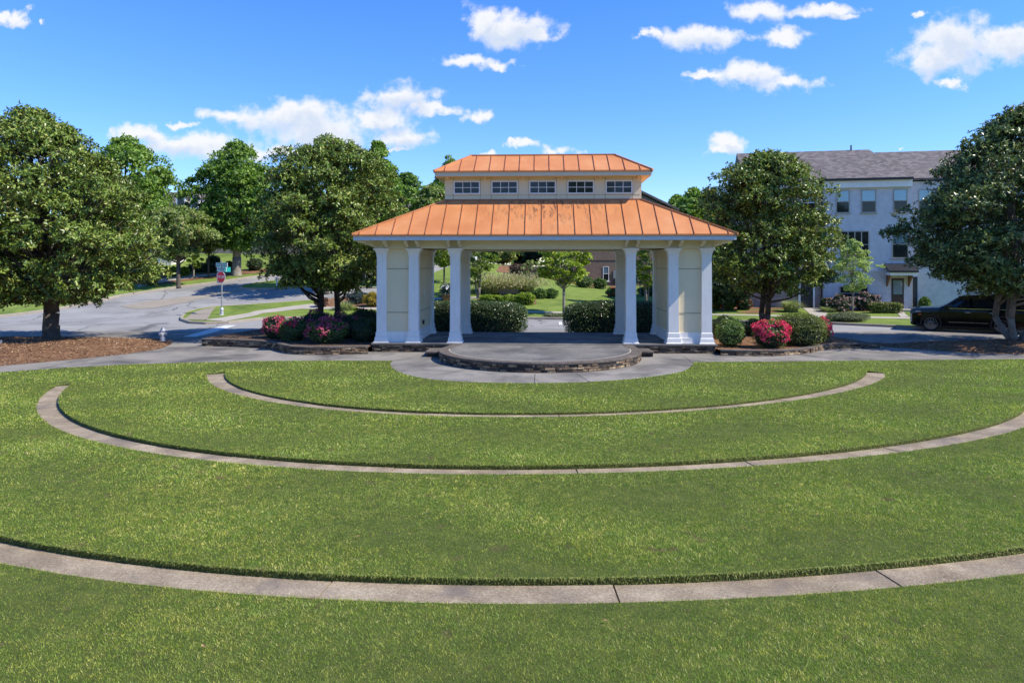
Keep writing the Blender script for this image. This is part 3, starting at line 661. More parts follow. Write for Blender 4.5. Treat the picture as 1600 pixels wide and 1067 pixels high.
# clerestory
c0, c1 = .85, 2.90
cw = MB().box(-4.07, 4.07, c0, c1, 6.0, 7.118).build('clerestory_wall', M['cream'], pv)
g = MB()
wx = [(-3.15+1.575*i) for i in range(5)]
for x in wx:
    for e in (-.56, .56): g.box(x+e-.006, x+e+.006, c0-.008, c0, 6.15, 7.1)
g.box(-4.02, 4.02, c0-.006, c0, 6.36, 6.37)
g.build('panel_joint', M['groove'], cw)
MB().box(-4.11, 4.11, c0-.04, c1+.04, 6.12, 6.20).build('flashing', M['seam'], cw)
def pwin(x, side, mat):
    y = c0 if side < 0 else c1; s = side; z0, z1 = 6.46, 6.91; h = .505
    f = MB(); q = lambda a, b: sorted((y+s*a, y+s*b))
    f.box(x-h-.05, x+h+.05, *q(0, .045), z0-.05, z0).box(x-h-.05, x+h+.05, *q(0, .045), z1, z1+.05)
    f.box(x-h-.05, x-h, *q(0, .045), z0, z1).box(x+h, x+h+.05, *q(0, .045), z0, z1)
    for k in (-1, 1): f.box(x+k*h/3-.012, x+k*h/3+.012, *q(.012, .038), z0, z1)
    f.box(x-h, x+h, *q(.012, .034), (z0+z1)/2-.012, (z0+z1)/2+.012)
    w = f.build('window', M['white'], pv); MB().box(x-h, x+h, *q(.002, .011), z0, z1).build('pane', mat, w)
for i, x in enumerate(wx): pwin(x, -1, M['glass']); pwin(x, 1, M['glass'])
MB().box(-4.40, 4.40, c0-.40, c1+.40, 7.12, 7.15).build('soffit', M['cream'], pv)
ringbox(MB(), -4.43, 4.43, c0-.43, c1+.43, .04, 7.115, 7.275).build('fascia', M['beam'], pv)
MB().box(-4.39, 4.39, c0-.39, c1+.39, 7.15, 7.27).build('roof_deck', M['beam'], pv)
for x in (-3.93, -2.36, -.79, .79, 2.36, 3.93):
    for s, y in ((-1, c0), (1, c1)):
        MB().prism([(y, 7.0), (y+s*.06, 7.0), (y+s*.30, 7.07), (y+s*.30, 7.12), (y, 7.12)], x-.035, x+.035, 'x').build('bracket', M['cream'], pv)
hip_roof('upper_roof', 4.47, c0-.46, c1+.46, 7.335, 3.06, 1.78, 1.97, 8.16, (.615, .45), (.6, .3))

# ---------------------------------------------------------------- half round stage in front
st = thing('stage', 'half round stone stage with a worn concrete top in front of the pavilion', 'stage', (0, 0, 0))
SCX, SCY, SR = 1.03, 26.4, 3.74
arc = [(SCX-SR*math.cos(t)*1.0, SCY-SR*math.sin(t)) for t in np.linspace(0, math.pi, 61)]
lb = pw(-3.55, -.5); rb = pw(3.5, -.5)
outl = [lb] + arc + [rb]
innr = [(SCX-(SR-.34)*math.cos(t), SCY-(SR-.34)*math.sin(t)) for t in np.linspace(0, math.pi, 61)]
MB().prism(outl, -.1, .262, 'z').build('core', M['mortar'], st)
stone_obj('stone_wall', outl, 0, .262, st, seed=11, hmin=.055, hmax=.12, lmin=.10, lmax=.34)
coping(outl, .36, .262, .332, M['coping'], 'coping', st)
inl = [pw(-3.15, -.52)] + innr + [pw(3.1, -.52)]
MB().prism(inl, .2, .327, 'z').build('floor', M['stagefloor'], st)
ps = coping(innr, .05, .322, .3345, M['pale'], 'edge_line', st, over=0)
for (xa, xb, nm) in ((-3.28, -2.68, 'low stone slab against the left side of the stage'), (4.74, 5.36, 'low stone slab against the right side of the stage')):
    o = thing('stone_step', nm, 'step', (0, 0, 0))
    y0 = 26.55
    MB().box(xa+.05, xb-.03, y0+.04, 27.72, 0, .15).build('core', M['mortar'], o)
    stone_obj('stone_wall', [(xa+.06, 27.7), (xa+.06, y0+.06), (xb-.05, y0+.06), (xb-.05, 27.7)], 0, .15, o, seed=5)
    MB().add([(xa, y0, .15), (xb, y0-.05, .15), (xb, 27.72, .15), (xa+.05, 27.72, .15), (xa, y0, .205), (xb, y0-.05, .20), (xb, 27.72, .21), (xa+.05, 27.72, .205)],
             [(0,3,2,1),(4,5,6,7),(0,1,5,4),(1,2,6,5),(2,3,7,6),(3,0,4,7)]).build('cap_stone', M['coping'], o)
# planter walls
for (P, z, lab, sd_) in ((bedLs[:21][::1], .27, 'low dark stone planter wall curving left of the pavilion', 21), (bedRs[:21], .18, 'low stone planter wall curving right of the pavilion', 22)):
    o = thing('planter_wall', lab, 'planter wall')
    if sd_ == 21: P = [(-12.9, 32.3), (-13.25, 30.4)] + P
    Q = P
    def inset(Pp, w):
        out = []
        for i in range(len(Pp)):
            d = np.array(Pp[min(i+1, len(Pp)-1)])-np.array(Pp[max(i-1, 0)]); d = d/np.hypot(*d); n = np.array((d[1], -d[0])); out.append(tuple(np.array(Pp[i])-n*w))
        return out
    # walls run left to right seen from the camera, outside is to the right of travel
    stone_obj('stone_face', Q, 0, z, o, seed=sd_, hmin=.05, hmax=.09)
    coping(Q, .22, z, z+.05, M['coping'], 'coping', o, over=.02)
    coping(Q, .10, -.05, z, M['mortar'], 'core', o, over=-.02)
#--PART2--
# ---------------------------------------------------------------- foliage
def leaves(C, D, rng, length, width, spread, k, jl=.25, fold=.25):
    """k leaves fanned round every twig tip C pointing along D -> quads"""
    N = len(C); C = np.repeat(C, k, 0); D = np.repeat(D, k, 0); m = N*k
    r = rng.normal(size=(m, 3)); d = D*(1-spread)+r*spread*.7; d /= np.linalg.norm(d, axis=1, keepdims=True)+1e-9
    L = length*(1+rng.uniform(-jl, jl, (m, 1))); W = width*(1+rng.uniform(-jl, jl, (m, 1)))
    up = rng.normal(size=(m, 3))*.45+D*1.0+np.array([0, 0, .35]); s = np.cross(d, up); s /= np.linalg.norm(s, axis=1, keepdims=True)+1e-9
    n = np.cross(s, d); b = C+rng.normal(size=(m, 3))*length*.12
    mid = b+d*L*.5
    V = np.stack([b, mid+s*W*.5+n*W*fold, b+d*L-n*L*.06, mid-s*W*.5+n*W*fold], 1)
    return V.reshape(-1, 3)
PROF = {
 'magnolia': [(0,.38),(.06,.72),(.18,.95),(.35,1.0),(.55,.90),(.72,.70),(.86,.47),(.95,.26),(1,.06)],
 'broad': [(0,.38),(.06,.72),(.18,.95),(.35,1.0),(.55,.96),(.72,.86),(.86,.70),(.95,.46),(1,.15)],
 'cone': [(0,.70),(.1,.92),(.25,1.0),(.45,.86),(.62,.68),(.78,.48),(.9,.28),(1,.05)],
 'round': [(0,.30),(.12,.70),(.3,.95),(.5,1.0),(.7,.86),(.85,.60),(.95,.33),(1,.08)],
 'vase': [(0,.30),(.15,.6),(.4,.9),(.65,1.0),(.82,.82),(.93,.5),(1,.15)],
 'column': [(0,.45),(.1,.8),(.3,1),(.6,.95),(.85,.75),(1,.25)],
 'open': [(0,.25),(.2,.75),(.4,1.0),(.6,.85),(.8,.6),(1,.1)]}
def tree(name, label, cat, pos, H, z0, rad, prof, mat, seed, bough_n=120, bough_r=.75, tips=45, k=7, L=.15, W=.06, spread=.8,
         trunk_r=.25, fork=1.0, bark='bark', limbs=26, group=None, lean=(0, 0), stems=1, zbase=0.0, sx=1.0, sy=1.0, inner=.35, lump=.16, dens_up=.0, flower=None):
    g = np.random.RandomState(seed); t = thing(name, label, cat, (pos[0], pos[1], zbase), 0, group)
    pr = PROF[prof]; ph = g.uniform(0, 6.28, 6)
    def env(f, a): return rad*np.interp(f, [p[0] for p in pr], [p[1] for p in pr])*(1+lump*np.sin(3*a+ph[0]+4*f)+lump*.7*np.sin(5*a+ph[1]-7*f)+lump*.5*np.sin(8*a+ph[2]+13*f))
    f = []; 
    while len(f) < bough_n:
        q = g.uniform(0, 1)
        if g.uniform() < .25+.75*np.interp(q, [p[0] for p in pr], [p[1] for p in pr]): f.append(q)
    f = np.array(f); a = g.uniform(0, 2*np.pi, bough_n); rf = inner+(1-inner)*g.uniform(0, 1, bough_n)**.55
    br = bough_r*g.uniform(.65, 1.25, bough_n)
    er = np.maximum(env(f, a)-br*.55, .05)
    r = er*(rf+np.where(g.uniform(0, 1, bough_n) < .18, g.uniform(.03, .14, bough_n), 0)); B = np.c_[r*np.cos(a)*sx+lean[0]*f, r*np.sin(a)*sy+lean[1]*f, z0+br*.5+(H-z0-br*1.0)*f]
    # twig tips in each bough: outer shell, more on top
    Cs, Ds = [], []
    for i in range(bough_n):
        d = g.normal(size=(tips, 3)); d /= np.linalg.norm(d, axis=1, keepdims=True); d[:, 2] = np.where(d[:, 2] < -.3, -d[:, 2]*.6, d[:, 2])
        rr = br[i]*g.uniform(.45, 1.08, (tips, 1))**.7
        out = np.array([np.cos(a[i])*.5, np.sin(a[i])*.5, .35])
        Cs.append(B[i]+d*rr*np.array([1.05, 1.05, .72])); q = d+out*.6; Ds.append(q/np.linalg.norm(q, axis=1, keepdims=True))
    C = np.concatenate(Cs); D = np.concatenate(Ds)
    V = leaves(C, D, g, L, W, spread, k)
    tone = np.repeat(np.repeat(g.uniform(-.12, .12, bough_n), tips)+g.uniform(-.2, .2, bough_n*tips), k)
    np_mesh('crown', V, 4, mat, t, np.clip(g.beta(2, 2, len(V)//4)+tone, 0, 1))
    if flower:
        idx = g.choice(len(C), flower[1]); np_mesh('blossoms', leaves(C[idx]+D[idx]*.05, D[idx], g, flower[2], flower[2]*.8, .9, 5), 4, flower[0], t, g.uniform(0, 1, flower[1]*5))
    # trunk and limbs
    m = MB(); rg = random.Random(seed)
    for s in range(stems):
        sa = 6.28*s/stems+seed; off = .0 if stems == 1 else trunk_r*(.38+.07*stems)
        base = Vector((math.cos(sa)*off, math.sin(sa)*off, -.15)); tr = trunk_r if stems == 1 else trunk_r*(.62 if stems < 4 else .42)
        top = Vector((math.cos(sa)*off*3.2, math.sin(sa)*off*3.2, fork))
        m.tube([base, base+Vector((0, 0, .22)), base.lerp(top, .5)+Vector((rg.uniform(-.04, .04), rg.uniform(-.04, .04), 0)), top],
               [tr*1.45, tr*1.05, tr*.92, tr*.92], 11)
        lead = Vector((lean[0]*.7, lean[1]*.7, z0+(H-z0)*.86)); mid1 = top.lerp(lead, .4)+Vector((rg.uniform(-.2, .2), rg.uniform(-.2, .2), 0))
        if s: lead = top.lerp(lead, .8)+Vector((math.cos(sa), math.sin(sa), 0))*rad*.28
        m.tube([top, mid1, top.lerp(lead, .75), lead], [tr*.92, tr*.55, tr*.26, tr*.08], 8)
        cand = [i for i in range(bough_n) if B[i][2] > fork+.9+.25*float(np.hypot(B[i][0], B[i][1])) and (stems == 1 or math.cos(math.atan2(B[i][1], B[i][0])-sa) > -.3)] or list(range(bough_n))
        order = sorted(cand, key=lambda i: rg.random())[:max(1, limbs//stems)]
        for i in order:
            e = Vector(B[i]); hz = max(fork*.85, min(e.z*.55, z0+(H-z0)*.55)); axis = top.lerp(lead, max(0, (hz-fork)/(lead.z-fork+.01)))
            if axis.z < top.z: axis = top.copy()
            r0 = tr*(.42 if axis.z < fork+1.2 else .24)
            c1 = axis.lerp(e, .35)+Vector((0, 0, -.08*(e-axis).length)); c2 = axis.lerp(e, .72)+Vector((rg.uniform(-.15, .15), rg.uniform(-.15, .15), -.04*(e-axis).length))
            m.tube([axis, c1, c2, e], [r0, r0*.7, r0*.4, r0*.14], 6)
            for _ in range(3):
                q = e+Vector((rg.uniform(-1, 1), rg.uniform(-1, 1), rg.uniform(-.2, .9)))*br[i]*.85
                m.tube([c2, c2.lerp(q, .5)+Vector((0, 0, .03)), q], [r0*.26, r0*.16, r0*.06], 4)
    m.build('trunk', M[bark], t, smooth=True)
    return t
def shrub(name, label, cat, pos, sx, sy, h, mat, seed, n=1500, L=.045, W=.026, k=3, zb=0.0, group=None, boxy=2.0, rough=.06, flower=None, rz=0, spread=.7, core=.84, face=None, up=.2):
    g = np.random.RandomState(seed); t = thing(name, label, cat, (pos[0], pos[1], zb), rz, group)
    def surf(nn, lo=-.35):
        d = g.normal(size=(nn, 3)); d /= np.linalg.norm(d, axis=1, keepdims=True); d[:, 2] = np.abs(d[:, 2])*np.where(g.uniform(size=nn) < .25, -1, 1)
        q = (np.abs(d)**boxy).sum(1)**(-1/boxy); p = d*q[:, None]
        w = 1+rough*(np.sin(p[:, 0]*7+seed)+np.sin(p[:, 1]*8+seed*2)+np.sin(p[:, 2]*9+p[:, 0]*4))
        return p*w[:, None], d
    p, d = surf(n); u = g.uniform(.80, 1.03, (n, 1)); S = np.array([sx/2, sy/2, h*.52])
    C = p*u*S+np.array([0, 0, h*.48]); C[:, 2] = np.clip(C[:, 2], .02, None)
    D = d/S; D /= np.linalg.norm(D, axis=1, keepdims=True); D[:, 2] += up
    V = leaves(C, D, g, L, W, spread, k); np_mesh('leaves', V, 4, mat, t, g.beta(2, 2, len(V)//4))
    # solid core painted dark, standing for the shade inside the shrub
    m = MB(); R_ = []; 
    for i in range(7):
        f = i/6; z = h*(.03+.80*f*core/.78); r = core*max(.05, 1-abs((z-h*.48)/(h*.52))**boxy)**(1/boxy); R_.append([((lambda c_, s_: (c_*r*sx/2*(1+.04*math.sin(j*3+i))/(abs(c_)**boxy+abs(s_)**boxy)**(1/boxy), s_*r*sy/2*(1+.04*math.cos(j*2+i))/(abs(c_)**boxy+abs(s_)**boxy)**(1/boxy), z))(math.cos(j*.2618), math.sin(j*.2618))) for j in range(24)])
    m.rings(R_).build('stems', M['core'], t)  # one solid dark body with interior shade as colour, no separate stems
    if flower:
        fm, fn, fs = flower[:3]; p, d = surf(fn*3)
        k_ = (np.sin(p[:, 0]*5.3+seed)+np.sin(p[:, 2]*6+p[:, 1]*5+seed*1.7)+g.uniform(-1, 1, len(p))) > flower[3] if len(flower) > 3 else np.ones(len(p), bool)
        if face is not None: k_ &= (p[:, 0]*face[0]+p[:, 1]*face[1]+p[:, 2]*face[2]) > face[3]
        p = p[k_][:fn]; d = d[k_][:fn]
        C = p*1.02*S+np.array([0, 0, h*.48]); C[:, 2] = np.clip(C[:, 2], .05, None); D = d/S; D /= np.linalg.norm(D, axis=1, keepdims=True)
        V = leaves(C, D, g, fs, fs*.85, .75, 5, fold=.05); np_mesh('blossoms', V, 4, fm, t, np.repeat(g.beta(2, 2, len(p)), 5))
    return t
def tuft(name, label, pos, rad, h, mat, seed, n=900, zb=0.0, group=None, plume=None, w=.012):
    g = np.random.RandomState(seed); t = thing(name, label, 'ornamental grass', (pos[0], pos[1], zb), 0, group)
    a = g.uniform(0, 6.28, n); r0 = rad*.45*np.sqrt(g.uniform(0, 1, n)); ln = h*g.uniform(.45, 1.1, n); le = g.uniform(.05, 1.1, n)
    d = np.c_[np.cos(a), np.sin(a)]; b = np.c_[d*r0[:, None], np.zeros(n)]; s = np.c_[-d[:, 1], d[:, 0], np.zeros(n)]*w
    m1 = b+np.c_[d*(le*ln*.25)[:, None], ln*.6]; tip = b+np.c_[d*(le*rad)[:, None]*.9, ln*(1-.5*le*le)]
    V = np.concatenate([np.stack([b-s, b+s, m1+s*.8, m1-s*.8], 1), np.stack([m1-s*.8, m1+s*.8, tip+s*.1, tip-s*.1], 1)]).reshape(-1, 3)
    np_mesh('blades', V, 4, mat, t, np.tile(g.uniform(0, 1, n), 2))
    if plume:
        k = g.choice(n, n//6); C = tip[k]+np.array([0, 0, h*.12])*g.uniform(0, 1.4, (len(k), 1)); V = leaves(C, np.tile([0, 0, 1.0], (len(k), 1)), g, h*.13, h*.035, .35, 3)
        np_mesh('plumes', V, 4, plume, t, g.uniform(0, 1, len(k)*3))
    return t
# four magnolias beside the lawn
tree('magnolia_tree', 'huge dark glossy magnolia on the bark mound at the left edge of the photo', 'tree', (-20.4, 31.2), 10.15, 1.15, 5.05, 'magnolia', M['magnolia'], 31,
     bough_n=380, bough_r=.78, tips=46, k=7, L=.17, W=.070, trunk_r=.34, fork=1.15, zbase=.2, limbs=60, lump=.10, lean=(-.9, 0))
tree('magnolia_tree', 'rounded magnolia with splayed trunks above the azaleas left of the pavilion', 'tree', (-8.85, 34.1), 9.4, 1.65, 3.65, 'broad', M['magnolia'], 32,
     bough_n=300, bough_r=.70, tips=44, k=7, L=.16, W=.064, trunk_r=.26, fork=.95, zbase=.25, limbs=56, stems=2, lump=.11)
tree('magnolia_tree', 'broad low branching magnolia behind the boxwood right of the pavilion', 'tree', (12.2, 34.0), 8.7, 1.55, 3.3, 'broad', M['magnolia'], 33,
     bough_n=270, bough_r=.68, tips=44, k=7, L=.15, W=.062, trunk_r=.24, fork=.9, zbase=.22, limbs=60, stems=2, lump=.11, lean=(.1, 0))
tree('magnolia_tree', 'tall shaded magnolia with pale forked trunks in front of the black car', 'tree', (22.0, 30.7), 10.3, 1.6, 4.9, 'magnolia', M['magnolia_dark'], 34,
     bough_n=400, bough_r=.78, tips=46, k=7, L=.16, W=.066, trunk_r=.33, fork=1.0, bark='palebark', zbase=.2, limbs=80, stems=5, lump=.10, lean=(.5, 0), sy=.85)
def bgtree(name, label, px, D, topy, wpx, prof, mat, seed, basez=None, cbase=.22, **k):
    x = (px-800)/F*D; zb = float(zt(x, D))+.1 if basez is None else basez; H = CH+(YH-topy)/F*D-zb; rad = wpx/2*D/F
    a = dict(bough_n=190, bough_r=rad*.19, tips=24, k=5, L=.26, W=.16, trunk_r=max(.08, H*.018), fork=H*cbase*.9, limbs=24, zbase=zb, inner=.3); a.update(k)
    return tree(name, label, 'tree', (x, D), H, H*cbase, rad, prof, mat, seed, **a)
bgtree('shade_tree', 'tall rounded green maple beyond the street left of the stop sign pole top', 370, 64, 221, 128, 'round', M['maple'], 41, cbase=.15, bough_n=330, tips=26, bough_r=.85, trunk_r=.42, bark='palebark', sx=1.0)
bgtree('shade_tree', 'airy green maple showing behind the right side of the leftmost magnolia', 196, 60, 212, 150, 'round', M['maple'], 42, cbase=.2, bough_n=300, bough_r=.9, trunk_r=.35)
bgtree('crape_myrtle', 'small pale crape myrtle with a dark trunk on the far roadside', 279, 58, 322, 118, 'vase', M['crape'], 43, cbase=.30, bough_n=170, tips=30, L=.20, W=.12, trunk_r=.17)
bgtree('crape_myrtle', 'second crape myrtle just right of the dark trunked one on the far roadside', 326, 63, 335, 70, 'vase', M['crape'], 44, cbase=.36, bough_n=110, L=.18, W=.10, trunk_r=.08)
bgtree('sapling', 'tiny bright green sapling near the green bushes on the far roadside', 303, 62, 396, 26, 'round', M['lime'], 45, cbase=.38, bough_n=14, tips=20, L=.14, W=.09, trunk_r=.07, bark='palebark', limbs=8)
bgtree('shade_tree', 'leafy street tree on the median hidden behind the second magnolia from the left', 510, 56, 240, 140, 'round', M['maple'], 46)
bgtree('shade_tree', 'slender pointed tree rising behind the right side of the azalea bed magnolia', 590, 66, 220, 84, 'magnolia', M['maple'], 47, bough_n=240)
bgtree('shade_tree', 'mid green tree between the magnolia and the pavilion roof', 636, 84, 270, 80, 'round', M['maple'], 48)
bgtree('shade_tree', 'pale green tree touching the left edge of the raised roof', 676, 74, 288, 80, 'round', M['crape'], 49)
bgtree('shade_tree', 'distant treetop just left of the orange upper roof', 702, 98, 243, 60, 'round', M['maple'], 50)
bgtree('shade_tree', 'small yellow green treetop against the left slope of the main roof', 621, 60, 322, 34, 'cone', M['hornbeam'], 51, bough_n=40)
bgtree('shade_tree', 'rounded treetop behind the tree left of the pavilion', 560, 95, 262, 90, 'round', M['maple'], 59)
for i, (px, D, ty, w, lab) in enumerate(((1058, 112, 304, 62, 'distant pine just right of the grey gable'), (1084, 104, 295, 84, 'tallest distant pine between pavilion and magnolia'),
        (1108, 108, 298, 76, 'distant pine half hidden by the right magnolia'), (1130, 125, 310, 60, 'distant pine behind the broad right magnolia'))):
    bgtree('pine_tree', lab, px, D, ty, w, 'magnolia', M['maple'], 52+i, cbase=.05, group='distant pines right of the pavilion', bough_n=230, tips=30, L=.5, W=.28)
bgtree('shade_tree', 'yellow green treetop just over the right slope of the main roof', 1088, 82, 322, 20, 'round', M['hornbeam'], 57, bough_n=24, tips=24, cbase=.4)
# trees seen through the pavilion
bgtree('young_maple', 'yellow green young maple with a straight pale trunk on the lawn behind the pavilion', 881, 47.5, 372, 88, 'round', M['lime'], 61, cbase=.36, bough_n=85, tips=28, L=.13, W=.11, trunk_r=.10, bark='palebark', lump=.2)
bgtree('hornbeam', 'dense upright hornbeam seen between the left columns', 747, 54, 345, 68, 'column', M['hornbeam'], 62, cbase=.16, bough_n=90, tips=30, L=.13, W=.08, trunk_r=.10, stems=3, bark='palebark')
bgtree('hornbeam', 'dense upright hornbeam seen between the right columns', 1010, 54, 345, 66, 'column', M['hornbeam'], 63, cbase=.2, bough_n=90, tips=30, L=.13, W=.08, trunk_r=.10, stems=3, bark='palebark')
bgtree('young_maple', 'bright lime tree behind the two left rear columns', 694, 62, 372, 62, 'round', M['lime'], 64, cbase=.34, bough_n=60, L=.16, W=.12)
bgtree('dogwood', 'little reddish dogwood with thin trunk below the purple hedge', 833, 60, 405, 44, 'open', M['crape'], 65, cbase=.42, bough_n=22, tips=12, k=3, L=.13, W=.08, trunk_r=.05, bark='palebark', limbs=16)
bgtree('shade_tree', 'dense dark tree on the slope above the purple hedge', 818, 84, 372, 60, 'round', M['darkbush'], 66, cbase=.1)
bgtree('shade_tree', 'brownish green tree behind the tall grasses', 786, 82, 380, 50, 'round', M['crape'], 67, cbase=.1)
bgtree('young_tree', 'feathery pale young tree on a thin trunk in front of the white house', 1332, 43.5, 374, 66, 'round', M['birchy'], 68, cbase=.33, bough_n=110, tips=26, k=5, L=.10, W=.04, trunk_r=.05, bark='palebark', lump=.2, limbs=30)
bgtree('shade_tree', 'dark shade tree behind the broad right magnolia trunk', 1130, 50, 400, 95, 'round', M['darkbush'], 69, cbase=.12, L=.2, W=.12)
bgtree('small_tree', 'thin trunked small tree glimpsed behind the right rear columns', 1000, 62, 425, 30, 'open', M['crape'], 70, cbase=.45, bough_n=18, tips=14, L=.13, W=.08, trunk_r=.05, limbs=10, bark='palebark')
# far wood
def wood():
    g = np.random.RandomState(5); Cs = []; Ds = []
    for i in range(900):
        x = g.uniform(-170, 170); y = 128+g.uniform(0, 14)+abs(x)*.1; h = 7+2.5*math.sin(x*.13)+1.5*math.sin(x*.37+1)+g.uniform(-1, 1); z = float(zt(x, 80))+g.uniform(0, 1)*h
        d = g.normal(size=(34, 3)); d /= np.linalg.norm(d, axis=1, keepdims=True); d[:, 2] = np.abs(d[:, 2]); Cs.append(np.array([x, y, z])+d*g.uniform(1.3, 2.3)); Ds.append(d)
    C = np.concatenate(Cs); D = np.concatenate(Ds); V = leaves(C, D, g, .7, .4, .8, 4)
    tag(np_mesh('distant_wood', V, 4, M['maple'], rnd=g.beta(2, 2, len(V)//4)), kind='stuff')
wood()
def wood2():
    g = np.random.RandomState(6); Cs = []; Ds = []
    for i in range(420):
        x = g.uniform(-90, 90); y = -38-g.uniform(0, 8); h = 13+3*math.sin(x*.13)+2*math.sin(x*.37+1)+g.uniform(-1, 1); z = g.uniform(0, 1)*h
        d = g.normal(size=(20, 3)); d /= np.linalg.norm(d, axis=1, keepdims=True); Cs.append(np.array([x, y, z])+d*g.uniform(1.6, 2.6)); Ds.append(d)
    C = np.concatenate(Cs); D = np.concatenate(Ds); V = leaves(C, D, g, 1.1, .8, .8, 4)
    tag(np_mesh('distant_wood', V, 4, M['maple'], rnd=g.beta(2, 2, len(V)//4)), kind='stuff')
wood2()
# hedges behind the pavilion
def hb(px, D): return ((px-800)/F*D, D)
shrub('clipped_hedge', 'long clipped glossy hedge behind the left columns', 'hedge', (-1.95, 34.6), 5.2, 1.5, 1.66, M['hedge'], 71, n=17000, L=.06, W=.034, boxy=4.5, rough=.012, core=.90)
shrub('clipped_hedge', 'long clipped glossy hedge behind the right columns', 'hedge', (5.35, 34.6), 5.4, 1.5, 1.66, M['hedge'], 72, n=17000, L=.06, W=.034, boxy=4.5, rough=.012, core=.90)
# planted bed right of the pavilion
shrub('round_shrub', 'glossy rounded green shrub against the right pavilion corner', 'shrub', (8.75, 28.3), 1.15, 1.1, 1.0, M['greenbush'], 73, n=2600, L=.055, W=.03, zb=.24)
shrub('azalea', 'bright pink azalea in full bloom in front of the clipped boxwood', 'azalea', (10.25, 27.9), 1.55, 1.2, 1.05, M['box'], 74, n=2000, L=.05, W=.022, zb=.22, rough=.07, flower=(M['pink'], 560, .062, .0), face=(.25, -.45, .9, -.1))
shrub('boxwood', 'large clipped yellow green boxwood between two azaleas', 'boxwood', (11.75, 28.8), 1.95, 1.7, 1.22, M['box'], 75, n=6500, L=.042, W=.024, zb=.24, boxy=3, rough=.02)
shrub('azalea', 'narrow pink azalea peeping out right of the clipped boxwood', 'azalea', (13.0, 29.6), .85, .9, 1.0, M['box'], 76, n=1100, L=.05, W=.022, zb=.24, flower=(M['pink'], 210, .06, .2), face=(.4, -.2, .8, .0))
shrub('dark_shrub', 'dark round shrub behind the glossy shrub at the right corner', 'shrub', (9.35, 30.9), 1.5, 1.4, .95, M['darkbush'], 77, n=2500, L=.05, W=.028, zb=.26)
shrub('dark_shrub', 'dark low shrub between trunk and azalea on the right', 'shrub', (11.0, 31.8), 1.4, 1.2, .72, M['darkbush'], 78, n=2200, L=.05, W=.028, zb=.27)
shrub('dark_shrub', 'dark shrub tight behind the right pier', 'shrub', (8.6, 32.8), 1.5, 1.4, .95, M['darkbush'], 79, n=2200, L=.05, W=.028, zb=.27)
# planted bed left of the pavilion
shrub('azalea', 'leftmost azalea of the left bed with deep magenta flowers', 'azalea', (-10.25, 30.5), 1.05, 1.1, .98, M['darkbush'], 81, n=1600, L=.05, W=.024, zb=.26, flower=(M['dullpink'], 260, .06, .1), face=(.0, -.3, .8, -.1))
shrub('azalea', 'azalea with a bright pink sunlit crown in the left bed', 'azalea', (-9.25, 29.7), 1.2, 1.1, .95, M['greenbush'], 82, n=1700, L=.05, W=.024, zb=.25, flower=(M['pink'], 190, .062, .2), face=(-.5, -.2, .9, .35))
shrub('azalea', 'large faded pink azalea nearest the path in the left bed', 'azalea', (-7.6, 29.0), 1.6, 1.25, 1.02, M['greenbush'], 83, n=2300, L=.05, W=.024, zb=.24, flower=(M['dullpink'], 420, .062, .1), face=(-.3, -.3, .8, .12))
shrub('azalea', 'dark azalea with sparse flowers behind the others in the left bed', 'azalea', (-8.7, 31.3), 1.5, 1.2, 1.15, M['darkbush'], 84, n=1900, L=.05, W=.024, zb=.27, flower=(M['dullpink'], 170, .055, .3))
shrub('azalea', 'rusty pink azalea in front of the left magnolia trunk', 'azalea', (-7.3, 30.6), 1.5, 1.2, 1.1, M['darkbush'], 85, n=1900, L=.05, W=.024, zb=.27, flower=(M['dullpink'], 240, .055, .2))
shrub('dark_shrub', 'dark round shrub behind the azaleas near the left pier', 'shrub', (-6.7, 31.9), 1.5, 1.3, 1.2, M['darkbush'], 86, n=2500, L=.055, W=.03, zb=.27)
shrub('dark_shrub', 'dark glossy shrub touching the left pier', 'shrub', (-6.15, 29.6), 1.15, 1.5, 1.0, M['darkbush'], 87, n=2600, L=.055, W=.03, zb=.25)
# shrubs on the far blocks
def bshrub(name, label, cat, px, py, wpx, hpx, mat, seed, dz=.12, dp=.8, **k):
    x, y = gp(px, py, dz); s = y/F; k.setdefault('n', 900); k.setdefault('L', .10); k.setdefault('W', .06)
    d = wpx*s*dp; x2, y2 = x*(1+d*.4/y), y+d*.4
    return shrub(name, label, cat, (x2, y2), wpx*s, d, hpx*s*1.02, mat, seed, zb=float(zt(x2, y2))+dz, **k)
bshrub('boxwood', 'clipped bright yellow green hedge block left of the black bench', 'boxwood', 768, 472.5, 34, 9, M['brightbush'], 91, boxy=4)
bshrub('boxwood', 'clipped bright hedge block in front of the black bench', 'boxwood', 800, 475.5, 34, 12, M['brightbush'], 92, boxy=4)
bshrub('boxwood', 'clipped bright hedge block right of the black bench', 'boxwood', 822, 477, 26, 17, M['brightbush'], 93, boxy=4)
bshrub('boxwood', 'left one of two round dark green bushes on the rear lawn', 'boxwood', 843, 467.5, 22, 14, M['greenbush'], 94)
bshrub('boxwood', 'right one of two round dark green bushes on the rear lawn', 'boxwood', 861, 467, 21, 14, M['greenbush'], 95)
bshrub('round_shrub', 'big round bush at the left of the brick wall behind the young maple', 'shrub', 912, 450, 28, 17, M['greenbush'], 96)
bshrub('round_shrub', 'big round bush under the window of the brown brick building', 'shrub', 937, 452, 22, 16, M['greenbush'], 97)
bshrub('flower_shrub', 'low bush with orange flowers by the brown brick wall', 'shrub', 956, 464, 19, 13, M['greenbush'], 98, flower=(M['redflower'], 14, .16))
bshrub('clipped_hedge', 'purple leaved hedge on the slope behind the tall grasses', 'hedge', 812, 431, 34, 17, M['purple'], 99, dp=.5, boxy=3)
